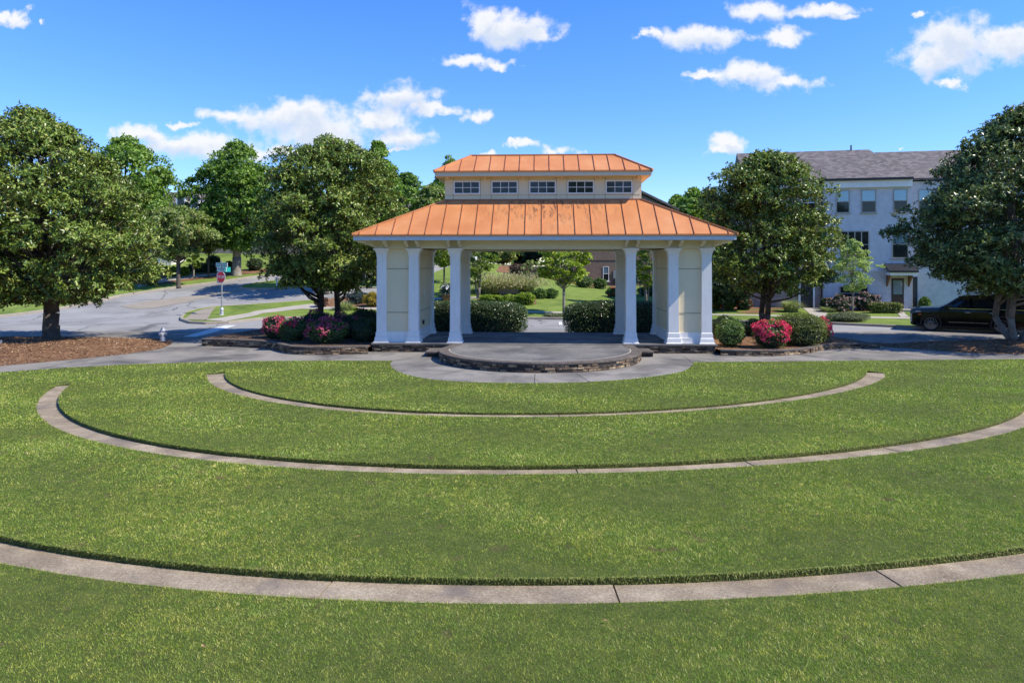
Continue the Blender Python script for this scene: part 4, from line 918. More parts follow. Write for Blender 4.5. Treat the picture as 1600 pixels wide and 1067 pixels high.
bshrub('clipped_hedge', 'bronze leaved hedge just right of the purple one on the slope', 'hedge', 836, 434, 26, 14, M['purple'], 100, dp=.5, boxy=3)
bshrub('hydrangea', 'blue green leafy bush on the slope beside the brick building', 'shrub', 858, 436, 30, 16, M['darkbush'], 101)
bshrub('dark_shrub', 'dark shrub between hydrangea and brick wall on the slope', 'shrub', 884, 441, 26, 16, M['darkbush'], 102)
bshrub('round_shrub', 'large round bush behind the right rear column', 'shrub', 1012, 463, 32, 14, M['greenbush'], 103)
bshrub('dark_shrub', 'dark hedge glimpsed right of the rear columns', 'shrub', 1030, 455, 40, 16, M['darkbush'], 104)
tuft('tall_grass', 'plumed tall grass clump left of the rear lawn bench', gp(772, 458, .12), 2.0, 1.35, M['reed'], 105, n=2600, zb=P3(772, 458, .12)[2], plume=M['plume'], w=.02)
tuft('tall_grass', 'plumed tall grass clump directly behind the black bench', gp(794, 458, .12), 2.0, 1.45, M['reed'], 106, n=2600, zb=P3(794, 458, .12)[2], plume=M['plume'], w=.02)
tuft('tall_grass', 'plumed tall grass clump beside the thin dogwood', gp(818, 456, .12), 1.8, 1.3, M['reed'], 107, n=2400, zb=P3(818, 456, .12)[2], plume=M['plume'], w=.02)
bshrub('blue_conifer', 'spreading blue green conifer behind the left magnolia trunk', 'conifer', 560, 476, 34, 17, M['blue'], 108, n=1600, rough=.14, L=.12, W=.03)
bshrub('golden_conifer', 'golden yellow conifer beside the left pier of the pavilion', 'conifer', 583, 480.5, 28, 20, M['gold'], 109, n=1500, rough=.1, L=.12, W=.03)
bshrub('dark_shrub', 'shaggy reddish shrub at the left of the corner bed', 'shrub', 502, 481, 18, 14, M['purple'], 110, rough=.12)
tuft('tall_grass', 'loose variegated grass left of the blue conifer', gp(538, 483, .12), .9, .85, M['reed'], 111, n=900, zb=.12, w=.014)
tuft('tall_grass', 'small bright green grass tuft in front of the blue conifer', gp(553, 483.5, .12), .45, .5, M['brightbush'], 112, n=500, zb=.12, w=.012)
bshrub('round_shrub', 'bright green bush left of the dark roadside trunk', 'shrub', 258, 431.5, 16, 13, M['brightbush'], 113)
bshrub('round_shrub', 'bright green bush behind the dark roadside trunk', 'shrub', 272, 433, 20, 14, M['brightbush'], 114)
bshrub('round_shrub', 'bright green bush right of the dark roadside trunk', 'shrub', 288, 432, 14, 13, M['brightbush'], 115)
bshrub('clipped_hedge', 'long dark hedge along the grey stone house', 'hedge', 318, 426, 46, 13, M['darkbush'], 116, boxy=4, dp=.3)
bshrub('dark_shrub', 'round dark bush against the grey stone wall', 'shrub', 333, 421, 22, 20, M['darkbush'], 117)
bshrub('dark_shrub', 'dark bush right of the big roadside tree trunk', 'shrub', 398, 424, 26, 18, M['darkbush'], 118)
bshrub('dark_shrub', 'dark bush between stone wall and big roadside trunk', 'shrub', 358, 424, 16, 14, M['darkbush'], 119)
bshrub('rose_shrub', 'pale roses at the far left roadside behind the leftmost magnolia', 'shrub', 232, 447, 30, 26, M['greenbush'], 120, flower=(M['rose'], 60, .16))
# in front of the town houses
bshrub('rose_shrub', 'pale pink rose bush left of the young feathery tree', 'rose bush', 1312, 487.5, 36, 24, M['darkbush'], 121, n=1500, L=.08, W=.05, rough=.12, flower=(M['rose'], 190, .09), dp=.6)
bshrub('rose_shrub', 'pale pink rose bush right of the young feathery tree', 'rose bush', 1353, 486.5, 40, 26, M['darkbush'], 122, n=1500, L=.08, W=.05, rough=.12, flower=(M['rose'], 190, .09), dp=.6)
bshrub('clipped_hedge', 'low clipped pale hedge in front of the white house', 'hedge', 1384, 490, 48, 16, M['box'], 123, n=2600, L=.07, W=.04, boxy=5, dp=.4, rough=.03, flower=(M['rose'], 60, .05))
bshrub('round_shrub', 'round dark green bush against the white house wall', 'shrub', 1377, 481, 22, 22, M['greenbush'], 124)
bshrub('dark_shrub', 'dark bush at the corner by the downpipe', 'shrub', 1293, 484, 20, 17, M['darkbush'], 125)
bshrub('round_shrub', 'small light green bush behind the black car', 'shrub', 1445, 486, 16, 20, M['greenbush'], 126)
bshrub('ground_juniper', 'low spreading grey green juniper round the young tree', 'juniper', 1324, 503.5, 66, 13, M['juniper'], 127, n=3800, L=.08, W=.02, dp=.6, rough=.04, core=.7)
tuft('tall_grass', 'striped grass clump left of the dark front door', gp(1236, 487, .12), 1.0, .85, M['reed'], 128, n=1300, zb=P3(1236, 487, .12)[2], w=.014)
tuft('tall_grass', 'low grass tuft right of the dark front door', gp(1291, 487.5, .12), .7, .4, M['reed'], 129, n=700, zb=P3(1291, 487.5, .12)[2], w=.014)
bshrub('flower_shrub', 'low bush with red flowers just right of the pavilion', 'shrub', 1116, 484, 20, 12, M['greenbush'], 130, flower=(M['redflower'], 20, .13))
bshrub('flower_shrub', 'low flowering bush second from the pavilion', 'shrub', 1137, 484.5, 22, 13, M['greenbush'], 131, flower=(M['redflower'], 16, .13))
bshrub('flower_shrub', 'reddish flowering shrub left of the right magnolia trunk', 'shrub', 1162, 485, 26, 18, M['darkbush'], 132, flower=(M['redflower'], 50, .10))
bshrub('dark_shrub', 'dark green mass of shrub right of the pavilion beyond the street', 'shrub', 1120, 474, 40, 22, M['darkbush'], 133)
bshrub('low_groundcover', 'low scrubby plants at the kerb below the young maple', 'ground cover', 866, 495.5, 32, 4, M['juniper'], 134, L=.07, W=.03)

# ---------------------------------------------------------------- buildings
def onplane(O, T, px):     # facade coordinate where the photo column px meets the facade plane
    m = (px-800)/F; return (m*O[1]-O[0])/(T[0]-m*T[1])
def house_window(parent, s0, s1, z0, z1, frame, pane_top, pane_bot, y=0, n=1, sill=True, fw=.06, mull=0, lintel=None):
    """window on the local x-z plane facing -y: a frame standing proud with a set back pane"""
    f = MB(); W = s1-s0
    f.box(s0-fw, s1+fw, y-.045, y, z0-fw, z0).box(s0-fw, s1+fw, y-.045, y, z1, z1+fw).box(s0-fw, s0, y-.045, y, z0, z1).box(s1, s1+fw, y-.045, y, z0, z1)
    for i in range(1, n): x = s0+W*i/n; f.box(x-.035, x+.035, y-.043, y, z0, z1)
    if mull >= 0: f.box(s0, s1, y-.035, y-.004, (z0+z1)/2-.025, (z0+z1)/2+.025)
    w = f.build('window', frame, parent)
    zm = (z0+z1)/2
    MB().box(s0, s1, y-.016, y-.003, zm, z1).build('upper_pane', pane_top, w); MB().box(s0, s1, y-.012, y-.003, z0, zm).build('lower_pane', pane_bot, w)
    if sill: MB().box(s0-.14, s1+.14, y-.09, y-.046 if False else y, z0-fw-.09, z0-fw-.002).build('sill', frame, w)
    return w
TO = (22.72, 51.5); TT = (math.cos(R(12)), -math.sin(R(12))); th_rot = -R(12)
S = lambda px: onplane(TO, TT, px)
zg = .35
def zf_(px, py):
    s = S(px); return CH+(YH-py)/F*(TO[1]+TT[1]*s)
# white painted unit
hz = 9.45
wh = thing('town_house', 'white painted brick town house with grey shingle roof behind the black car', 'house', (TO[0], TO[1], 0), th_rot)
WX = S(1424)
MB().box(0, WX, 0, 11, -.3, hz).build('wall', M['whitebrick'], wh)
def gable(parent, x0, x1, y0, y1, z, rise, over=.35, hipL=0, hipR=0, mat='shingle', th=.12, overx=None):
    ox = over if overx is None else overx; yc = (y0+y1)/2; a0, a1 = x0-ox, x1+ox; b0, b1 = y0-over, y1+over
    v = [(a0, b0, z), (a1, b0, z), (a1, b1, z), (a0, b1, z), (a0+hipL, yc, z+rise), (a1-hipR, yc, z+rise)]
    v += [(p[0], p[1], p[2]-th) for p in v[:4]]
    return MB().add(v, [(0,1,5,4),(2,3,4,5),(1,2,5),(3,0,4),(9,8,7,6),(0,6,7,1),(1,7,8,2),(2,8,9,3),(3,9,6,0)]).build('roof', M[mat], parent)
gable(wh, 0.0, WX, 0, 10.5, hz+.22, 2.9, over=.35, overx=0, hipR=1.4)
MB().box(0, WX, -.26, 0, hz-.42, hz+.08).build('frieze', M['white'], wh)
MB().box(0, WX, -.50, -.36, hz+.09, hz+.24).build('gutter', M['black'], wh)
MB().tube([(-.06, -.3, hz+.1), (-.06, -.12, hz-.5), (-.06, -.10, .4)], .075, 8).build('downpipe', M['black'], wh)
MB().box(.2, WX, -.06, -.002, 2.95, 3.08).build('string_course', M['whitebrick'], wh)
for (a, b) in ((1307.5, 1326), (1347, 1367.5), (1397, 1416.5)):
    house_window(wh, S(a), S(b), 7.28, 8.82, M['pale'], M['skyglass'], M['glass'])
w_ = house_window(wh, S(1314.5), S(1356.5), 4.0, 5.85, M['pale'], M['glass'], M['glass'], n=4)
th3 = thing('town_house', 'pale brick town house mostly hidden by the tall shaded magnolia', 'house', (TO[0], TO[1], 0), th_rot)
MB().box(WX+.02, 19, .5, 11, -.3, hz).build('wall', M['whitebrick'], th3); gable(th3, WX-.9, 19, .5, 10.4, hz+.2, 2.7, over=.3, overx=0)
for (a, b) in ((1440, 1460), (1480, 1500), (1530, 1550)):
    for zz in ((7.28, 8.82), (4.0, 5.85)): house_window(th3, S(a), S(b), *zz, M['pale'], M['skyglass'], M['glass'], y=.498)
house_window(wh, S(1395), S(1418), 4.0, 5.85, M['pale'], M['skyglass'], M['glass']); house_window(wh, S(1313), S(1355), .95, 1.85, M['pale'], M['glass'], M['glass'], n=2)
ds0, ds1 = S(1393), S(1412)
d = MB().box(ds0, ds1, -.05, 0, .32, 2.5).build('door', M['umber'], wh); MB().box(ds0+.1, ds1-.1, -.065, -.052, 1.35, 2.35).build('door_pane', M['skyglass'], d)
MB().box(ds1-.16, ds1-.10, -.11, -.066, 1.2, 1.32).build('door_handle', M['black'], d)
cn = MB().prism([(-1.25, 3.05), (-1.25, 2.93), (0, 3.38), (0, 3.55)], S(1381), S(1426), 'x').build('door_canopy', M['black'], wh)
MB().box(S(1383), S(1424), -1.15, -.05, 2.72, 2.925).build('canopy_beam', M['white'], wh)
for a in (1386, 1420): MB().prism([(-.9, 2.71), (-.75, 2.71), (-.12, 2.1), (0, 1.9), (0, 2.71)], S(a)-.06, S(a)+.06, 'x').build('canopy_bracket', M['wood'], wh)
MB().box(S(1430), S(1437), .45, .498, .4, 2.6).build('side_door', M['dkdoor'], th3)
MB().box(ds0-.4, ds1+.4, -1.3, -.07, 0, .32).build('doorstep', M['pale'], wh)
MB().tube([(3.2, 5.2, 12.2), (3.2, 5.2, 12.95)], .06, 8).build('vent_pipe', M['black'], wh)
# mottled brick unit
rh = thing('town_house', 'mottled red brick town house half hidden by the broad right magnolia', 'house', (TO[0], TO[1], 0), th_rot)
MB().box(-5.5, -.05, .06, 11, -.3, hz).build('wall', M['redbrick'], rh)
gable(rh, -5.5, -.003, 0, 10.5, hz+.22, 2.9, over=.35, overx=0)
MB().box(-5.52, -.36, -.30, -.12, hz+.06, hz+.24).build('gutter', M['black'], rh)
MB().box(-5.52, -.36, -.11, .058, hz-.40, hz+.05).build('frieze', M['white'], rh)
for (a, b) in ((1254, 1276), (1200, 1220)): house_window(rh, S(a), S(b), 7.28, 8.75, M['white'], M['skyglass'], M['glass'], y=.058)
for (a, b) in ((1254, 1276), (1200, 1220)): house_window(rh, S(a), S(b), 4.1, 5.7, M['white'], M['glass'], M['glass'], y=.058)
d = MB().box(S(1251), S(1270), .0, .058, .3, 2.45).build('door', M['dkdoor'], rh); MB().box(S(1253), S(1254.5), -.05, -.002, 1.2, 1.32).build('door_handle', M['silver'], d)
for (a, b) in ((1247.5, 1250.7), (1270.3, 1273)): MB().box(S(a), S(b), -.06, .058, .2, 2.6).build('door_post', M['white'], rh)
MB().box(S(1247.5), S(1273), -.06, .056, 2.605, 2.8).build('door_head', M['white'], rh)
MB().box(S(1244), S(1284), -1.4, -.062, -.1, .2).build('doorstep', M['pale'], rh)
# brown brick building behind the pavilion
bb = thing('brick_building', 'brown brick building with grey gabled roof seen behind the pavilion', 'building', (0, 76, 0))
MB().box(6.6, 17.0, 0, 12, .2, 9.4).build('wall', M['brownbrick'], bb)
MB().box(6.55, 17.05, -.05, -.002, 3.95, 4.12).build('string_course', M['brownbrick'], bb)
xw = lambda px: (px-800)/F*76
house_window(bb, xw(943), xw(950.5), 1.75, 3.2, M['white'], M['skyglass'], M['glass']); house_window(bb, xw(984), xw(996), 1.75, 3.2, M['white'], M['skyglass'], M['glass'])
MB().box(xw(958), xw(962.5), -.14, -.003, 2.0, 2.8).build('meter_box', M['grey'], bb); MB().box(xw(957.5), xw(963), -.14, -.003, 1.35, 1.85).build('meter', M['black'], bb)
v = [(5.6,-.7,9.2),(12.4,-.7,12.1),(17.9,-.7,9.45),(5.6,12,9.2),(12.4,12,12.1),(17.9,12,9.45)]
v2 = [(a, b, c-.22) for a, b, c in v]
MB().add(v+v2, [(0,1,4,3),(1,2,5,4),(6,9,10,7),(7,10,11,8),(0,6,7,1),(1,7,8,2),(3,4,10,9),(4,5,11,10),(0,3,9,6),(2,8,11,5)]).build('roof', M['shingle'], bb)
MB().add([(6.6,-.02,9.4),(17,-.02,9.4),(17,-.02,9.55),(12.4,-.02,11.75),(6.6,-.02,9.45)], [(0,1,2,3,4)]).build('gable_end', M['greybrick'], bb)
MB().box(14.2, 15.3, -.08, -.021, 9.5, 10.1).build('gable_window', M['glass'], bb); MB().box(13.2, 17.2, -.5, -.1, 9.05, 9.25).build('eave_board', M['white'], bb)
# houses far left
def farhouse(label, px0, px1, D, z1, rise, wall, dormers, seed):
    x0, x1 = (px0-800)/F*D, (px1-800)/F*D; zb = float(zt((x0+x1)/2, D))
    h = thing('house', label, 'house', (0, D, 0))
    MB().box(x0, x1, 0, 10, zb-1, z1).build('wall', wall, h); gable(h, x0, x1, 0, 10, z1, rise)
    for (a, b, zt_) in dormers:
        dx0, dx1 = (a-800)/F*D, (b-800)/F*D; xc = (dx0+dx1)/2; hh = (dx1-dx0)*.5
        z0 = zt_-hh-1.6
        dm = MB().prism([(dx0, z0), (dx1, z0), (dx1, zt_-hh), (xc, zt_-.1), (dx0, zt_-hh)], .6, 4.4, 'y').build('dormer', M['white'], h)
        MB().add([(dx0-.2,.45,zt_-hh-.12),(xc,.45,zt_),(dx1+.2,.45,zt_-hh-.12),(dx0-.2,4.6,zt_-hh-.12),(xc,4.6,zt_),(dx1+.2,4.6,zt_-hh-.12),
                  (dx0-.2,.45,zt_-hh-.24),(xc,.45,zt_-.12),(dx1+.2,.45,zt_-hh-.24),(dx0-.2,4.6,zt_-hh-.24),(xc,4.6,zt_-.12),(dx1+.2,4.6,zt_-hh-.24)],
                 [(0,1,4,3),(1,2,5,4),(6,9,10,7),(7,10,11,8),(0,6,7,1),(1,7,8,2),(3,4,10,9),(4,5,11,10),(0,3,9,6),(2,8,11,5)]).build('dormer_roof', M['shingle'], dm)
        MB().box(xc-.35, xc+.35, .57, .598, zt_-hh-1.3, zt_-hh-.1).build('dormer_pane', M['glass'], dm)
    n = max(2, int((x1-x0)/3.2))
    for i in range(n):
        a = x0+(x1-x0)*(i+.35)/n
        for zz in ((zb+1.0, zb+2.4), (zb+3.9, zb+5.3)):
            if zz[1] < z1-.3: house_window(h, a, a+.95, *zz, M['white'], M['skyglass'], M['glass'])
    return h
farhouse('pale house with white gabled dormers above the crape myrtles', 235, 345, 84, 9.6, 3.0, M['whitebrick'], ((271, 286, 12.35), (294, 307, 12.1)), 1)
h_ = farhouse('grey stone house behind the stop sign and the big roadside tree', 306, 470, 80, 7.6, 2.4, M['greybrick'], (), 2)
pr = thing('porch', 'small white porch with dark windows at the far left roadside', 'porch', (0, 70, 0))
xa, xb = (247-800)/F*70, (268-800)/F*70; zb = float(zt(xa, 70))
MB().box(xa, xb, 0, 3, zb-.5, zb+3.0).build('wall', M['white'], pr); gable(pr, xa, xb, 0, 3, zb+3.05, .7, over=.2)
for q in (.12, .55): house_window(pr, xa+(xb-xa)*q, xa+(xb-xa)*(q+.33), zb+1.1, zb+2.4, M['white'], M['glass'], M['glass'])
fz = float(zt(-34, 63)); fn = thing('railing', 'thin dark metal railing before the white porch', 'railing', (0, 66, 0))
zr = float(zt(-34, 66))
MB().box(-34.5, -31.5, -.02, .02, zr+.95, zr+1.0).build('rail', M['black'], fn)
for i in range(11): MB().box(-34.5+i*.3, -34.47+i*.3, -.015, .015, zr, zr+.949).build('picket', M['black'], fn)
farhouse('pale townhouse glimpsed through the second magnolia', 575, 740, 96, 11, 2.5, M['whitebrick'], (), 3)

# ---------------------------------------------------------------- street furniture
hx, hy = flat(254.5, 533.5)
hd = thing('fire_hydrant', 'silver painted fire hydrant on the kerb between bark mound and planter', 'fire hydrant', (hx, hy, .02))
MB().lathe([(0,.15),(.03,.15),(.035,.105),(.10,.10),(.105,.125),(.13,.125),(.135,.10),(.44,.095),(.45,.135),(.48,.135),(.485,.115),(.54,.10),(.585,.065),(.60,.03),(.605,.03),(.65,.028)], n=18).build('barrel', M['silver'], hd, smooth=False)
for (d_, r_, l_, nm) in ((Vector((1, -.2, 0)), .055, .19, 'side_outlet'), (Vector((-1, .2, 0)), .055, .19, 'side_outlet'), (Vector((-.2, -1, 0)), .075, .18, 'front_outlet')):
    d_ = d_.normalized(); c = Vector((0, 0, .33)); MB().tube([c+d_*.05, c+d_*(l_-.05), c+d_*(l_-.049), c+d_*l_, c+d_*(l_+.01), c+d_*(l_+.03)], [r_*.8, r_*.8, r_*1.1, r_*1.1, .022, .02], 12).build(nm, M['silver'], hd)
def text(name, s, size, loc, rot, mat, parent, ext=.002, bold=0, sx=1.0):
    cu = bpy.data.curves.new(name, 'FONT'); cu.body = s; cu.size = size; cu.align_x = 'CENTER'; cu.align_y = 'CENTER'; cu.extrude = ext; cu.offset = bold
    o = bpy.data.objects.new(name, cu); SC.collection.objects.link(o); dg = bpy.context.evaluated_depsgraph_get()
    me = bpy.data.meshes.new_from_object(o.evaluated_get(dg)); bpy.data.objects.remove(o); me.materials.clear()
    p = link(name, me, mat, parent); p.location = loc; p.rotation_euler = rot; p.scale = (sx, 1, 1); return p
sxp, syp, szp = P3(346.5, 492, .12)
sg = thing('stop_sign', 'red stop sign with two green street name plates on a steel pole', 'stop sign', (sxp, syp, .12), R(-25))
s_ = syp/F
zq = lambda py: CH+(YH-py)*s_-.12
MB().lathe([(0,.19),(.03,.19),(.06,.12),(.32,.11),(.36,.135),(.42,.12),(.5,.075),(.52,.05)], n=14).build('pole_base', M['silver'], sg)
MB().lathe([(.5,.045),(zq(407),.045)], n=10).build('pole', M['grey'], sg)
zc = zq(433); oc = [(.38*math.cos(R(22.5+45*i))/math.cos(R(22.5)), .38*math.sin(R(22.5+45*i))/math.cos(R(22.5))) for i in range(8)]
bd = MB().prism([(a, zc+b) for a, b in oc], -.075, -.06, 'y').build('sign_plate', M['white_sign'], sg)
MB().prism([(a*.93, zc+b*.93) for a, b in oc], -.079, -.0752, 'y').build('red_face', M['red_sign'], bd)
text('lettering', 'STOP', .27, (0, -.083, zc), (R(90), 0, 0), M['white_sign'], bd, bold=.003, sx=1.0)
MB().box(-.50, .02, .06, .075, zq(442.5), zq(426)).build('rear_plate', M['grey'], sg)
n1 = MB().box(-.52, .52, -.012, .012, zq(417.3), zq(410.6)).build('name_plate', M['white_sign'], sg)
MB().box(-.50, .50, -.016, -.0125, zq(417.3)+.02, zq(410.6)-.02).build('green_face', M['green_sign'], n1)
text('lettering', 'Old Sope Spar Rd', .155, (0, -.019, (zq(417.3)+zq(410.6))/2), (R(90), 0, 0), M['white_sign'], n1, sx=.80)
n2 = MB().box(-.36, .36, -.012, .012, zq(424.3), zq(417.6)).build('name_plate', M['white_sign'], sg); n2.rotation_euler = (0, 0, R(8))
MB().box(-.31, .31, -.016, -.0125, zq(424.3)+.05, zq(417.6)-.03).build('green_face', M['green_sign'], n2)
text('lettering', 'The Fair St', .16, (0, -.019, (zq(424.3)+zq(417.6))/2), (R(90), 0, 0), M['white_sign'], n2, sx=.75)
n3 = MB().box(.25, .27, -.02, .5, zq(425), zq(417.6)).build('side_plate', M['green_sign'], sg)
x_, y_, z_ = P3(432.5, 447, .12); o = thing('marker_post', 'short white marker post on the grass median', 'post', (x_, y_, z_)); MB().lathe([(0,.07),(.7,.07),(.74,.03)], n=10).build('post', M['white'], o)
x_, y_, z_ = P3(441.5, 445, .12); o = thing('marker_post', 'short black marker post on the grass median', 'post', (x_, y_, z_)); MB().lathe([(0,.10),(.6,.10),(.66,.05)], n=10).build('post', M['black'], o)
x_, y_ = -21.35, 32.9; o = thing('utility_box', 'dark green utility cabinet behind the leftmost magnolia trunk', 'utility box', (x_, y_, .05))
MB().box(-.17, .17, -.12, .12, .0, .60).build('cabinet', M['dkdoor'], o, bevel=.015); MB().add([(-.0,-.125,.22),(.09,-.125,.22),(.045,-.125,.34)], [(0,1,2)]).build('warning_label', M['silver'], o)
x_, y_ = flat(1.5, 546.5); o = thing('marker_post', 'low grey green utility marker at the left edge of the bark mound', 'post', (x_-.03, y_, .1)); MB().lathe([(0,.09),(.26,.09),(.30,.05)], n=10).build('post', M['grey'], o)
# bench and pedestal on the rear lawn
x_, y_, z_ = P3(797, 470, .12); bn = thing('garden_bench', 'black slatted metal bench behind the bright clipped hedge', 'bench', (x_, y_, z_), R(22))
for y in (-.22, -.11, 0, .11, .22): MB().box(-.8, .8, y-.04, y+.04, .42, .45).build('seat_slat', M['black'], bn)
for z in (.56, .68, .80): MB().box(-.8, .8, .27+(z-.5)*.25, .30+(z-.5)*.25, z-.035, z+.035).build('back_slat', M['black'], bn)
for x in (-.74, .74):
    for y in (-.22, .24): MB().tube([(x, y*1.15, 0), (x, y, .42)], .028, 6).build('leg', M['black'], bn)
    MB().tube([(x, .24, .42), (x, .37, .85)], .025, 6).build('back_post', M['black'], bn); MB().tube([(x, -.2, .43), (x, -.24, .64), (x, .28, .66)], .022, 6).build('armrest', M['black'], bn)
x_, y_, z_ = P3(697.5, 469.5, .12); pd = thing('garden_planter', 'square brown planter with pale flowering plant between the left columns', 'planter', (x_, y_, z_), R(10))
MB().square([(0,.27),(.40,.36),(.41,.39),(.46,.39)]).build('pot', M['wood'], pd)
g_ = np.random.RandomState(3); C_ = g_.normal(size=(260, 3))*np.array([.22, .22, .22])+np.array([0, 0, .75]); D_ = g_.normal(size=(260, 3)); D_ /= np.linalg.norm(D_, axis=1, keepdims=True)
np_mesh('plant', leaves(C_, D_, g_, .16, .08, .7, 4), 4, M['blue'], pd, g_.uniform(0, 1, 1040)); C_ = C_[:70]*np.array([1, 1, .3])+np.array([.1, 0, .78])
np_mesh('blossoms', leaves(C_, D_[:70], g_, .13, .11, .7, 5), 4, M['white_sign'], pd, g_.uniform(0, 1, 350))

# ---------------------------------------------------------------- black sport utility car
fw = Vector((21.95, 36.9, 0)); rw = Vector((24.5, 35.25, 0)); ax = (fw-rw).normalized()
ang = math.atan2(-ax.y, -ax.x)      # local +x points to the rear, local -y is the side seen
car = thing('parked_car', 'large black sport utility car parked at the right behind the magnolia trunk', 'car', (fw.x, fw.y, -.004), ang)
WB = 3.05; Wd = 2.0; yn = -.02; yf = yn+Wd
M['carpaint'] = plain('black_car_paint', (.003,.0035,.005), .1, .1, 1, spec=.3, coat=.12)
M['chrome'] = plain('chrome', (.6,.6,.62), .15, .05, 2, metal=1)
M['tyre'] = plain('tyre_rubber', (.018,.018,.019), .8, .1)
M['rim'] = plain('grey_alloy', (.16,.16,.17), .35, .1, 3, metal=.8)
M['carglass'] = plain('dark_car_glass', (.012,.014,.017), .05, .05, 1, spec=.8)
M['lamp'] = plain('lamp_glass', (.5,.52,.55), .1, .05, 2)
M['amber'] = plain('amber_lens', (.6,.10,.02), .3, .05)
# body cross sections from nose to tail: (x, z bottom, z shoulder, z top, half width bottom, half width shoulder, half width top)
yc = (yn+yf)/2
def body(sections, name, mat, parent):
    rs = []
    for (x, zb_, z1, z2, w0, w1, w2) in sections:
        rs.append([(x, yc-w0*.94, zb_), (x, yc-w0, zb_+.10), (x, yc-w1, z1-.18), (x, yc-w1*.985, z1-.04), (x, yc-w1*.93, z1), (x, yc-w2, z2), (x, yc+w2, z2), (x, yc+w1*.93, z1), (x, yc+w1*.985, z1-.04), (x, yc+w1, z1-.18), (x, yc+w0, zb_+.10), (x, yc+w0*.94, zb_)])
    return MB().rings(rs).build(name, mat, parent)
bodyo = body([(-.95,.42,.95,1.02,.78,.80,.55), (-.93,.34,1.02,1.10,.90,.90,.6), (-.80,.28,1.10,1.17,.97,.96,.7), (-.45,.27,1.15,1.21,.99,.985,.75), (.35,.27,1.20,1.25,1.0,1.0,.80), (.75,.27,1.22,1.28,1.0,1.0,.84),
      (2.2,.27,1.24,1.30,1.0,1.0,.86), (3.6,.27,1.24,1.32,1.0,1.0,.86), (4.15,.32,1.23,1.32,.98,.98,.84), (4.38,.42,1.20,1.28,.92,.94,.8)], 'body', M['carpaint'], car)
gh = body([(.42,1.18,1.24,1.26,.90,.88,.80), (.75,1.20,1.42,1.46,.92,.84,.74), (1.15,1.20,1.70,1.76,.92,.76,.68), (1.5,1.20,1.82,1.87,.92,.73,.66), (2.8,1.20,1.86,1.91,.92,.73,.66), (3.8,1.20,1.83,1.88,.91,.73,.66), (4.2,1.20,1.70,1.78,.88,.76,.68), (4.33,1.18,1.30,1.36,.86,.85,.76)], 'greenhouse', M['carglass'], car)
rf_ = body([(1.22,1.74,1.80,1.83,.74,.73,.62), (1.6,1.82,1.86,1.91,.735,.735,.64), (2.8,1.86,1.90,1.95,.735,.735,.64), (3.8,1.83,1.88,1.93,.735,.735,.64), (4.3,1.74,1.80,1.84,.76,.74,.62)], 'roof', M['carpaint'], car)
MB().tube([(1.5, yc-.62, 1.92), (1.6, yc-.62, 1.97), (3.8, yc-.62, 1.97), (3.95, yc-.62, 1.92)], .018, 6).build('roof_rail', M['chrome'], car)
for x, n in ((1.78, 'door_pillar'), (2.85, 'door_pillar'), (3.75, 'door_pillar')): MB().add([(x-.05, yc-.935, 1.2), (x+.05, yc-.935, 1.2), (x+.05, yc-.765, 1.78), (x-.05, yc-.765, 1.78), (x-.05, yc-.85, 1.2), (x+.05, yc-.85, 1.2), (x+.05, yc-.70, 1.78), (x-.05, yc-.70, 1.78)], [(0,1,2,3),(4,7,6,5),(0,4,5,1),(1,5,6,2),(2,6,7,3),(3,7,4,0)]).build(n, M['carpaint'], car)
MB().box(.75, 4.1, yc-.985, yc-.945, 1.212, 1.238).build('window_trim', M['chrome'], car)
MB().box(.78, 3.0-.5, yc-1.015, yc-.99, .50, .535).build('side_trim', M['chrome'], car)
for x0 in (.7, 1.78, 2.86): MB().box(x0, x0+.008, yc-1.003, yc-.97, .45, 1.16).build('door_gap', M['tyre'], car)
for x in (1.5, 2.55): MB().box(x, x+.24, yc-1.03, yc-.995, 1.02, 1.055).build('door_handle', M['chrome'], car, bevel=.008)
mi = MB().rings([[(.72, yc-1.0, 1.20), (.80, yc-1.0, 1.20), (.80, yc-1.0, 1.28), (.72, yc-1.0, 1.28)], [(.62, yc-1.22, 1.18), (.80, yc-1.22, 1.18), (.80, yc-1.22, 1.40), (.64, yc-1.22, 1.40)], [(.64, yc-1.27, 1.2), (.79, yc-1.27, 1.2), (.79, yc-1.27, 1.37), (.66, yc-1.27, 1.37)]]).build('mirror', M['carpaint'], car)
MB().box(-.97, -.90, yc-.62, yc+.62, .55, .98).build('grille', M['rim'], car, bevel=.01)
for s in (-1, 1):
    MB().rings([[(-.90, yc+s*.66, .99), (-.90, yc+s*.66, 1.06), (-.93, yc+s*.66, 1.06), (-.95, yc+s*.66, .99)], [(-.45, yc+s*.985, 1.0), (-.45, yc+s*.985, 1.04), (-.60, yc+s*.985, 1.06), (-.78, yc+s*.97, .98)]]).build('headlight', M['lamp'], car)
    MB().box(-.93, -.86, *sorted((yc+s*.84, yc+s*.93)), .45, .90).build('running_light', M['lamp'], car, bevel=.01)
MB().box(-.56, -.42, yc-.998, yc-.985, .84, .90).build('side_marker', M['amber'], car)
MB().box(-.70, 4.2, yc-.96, yc+.96, .24, .36).build('underbody', M['tyre'], car)
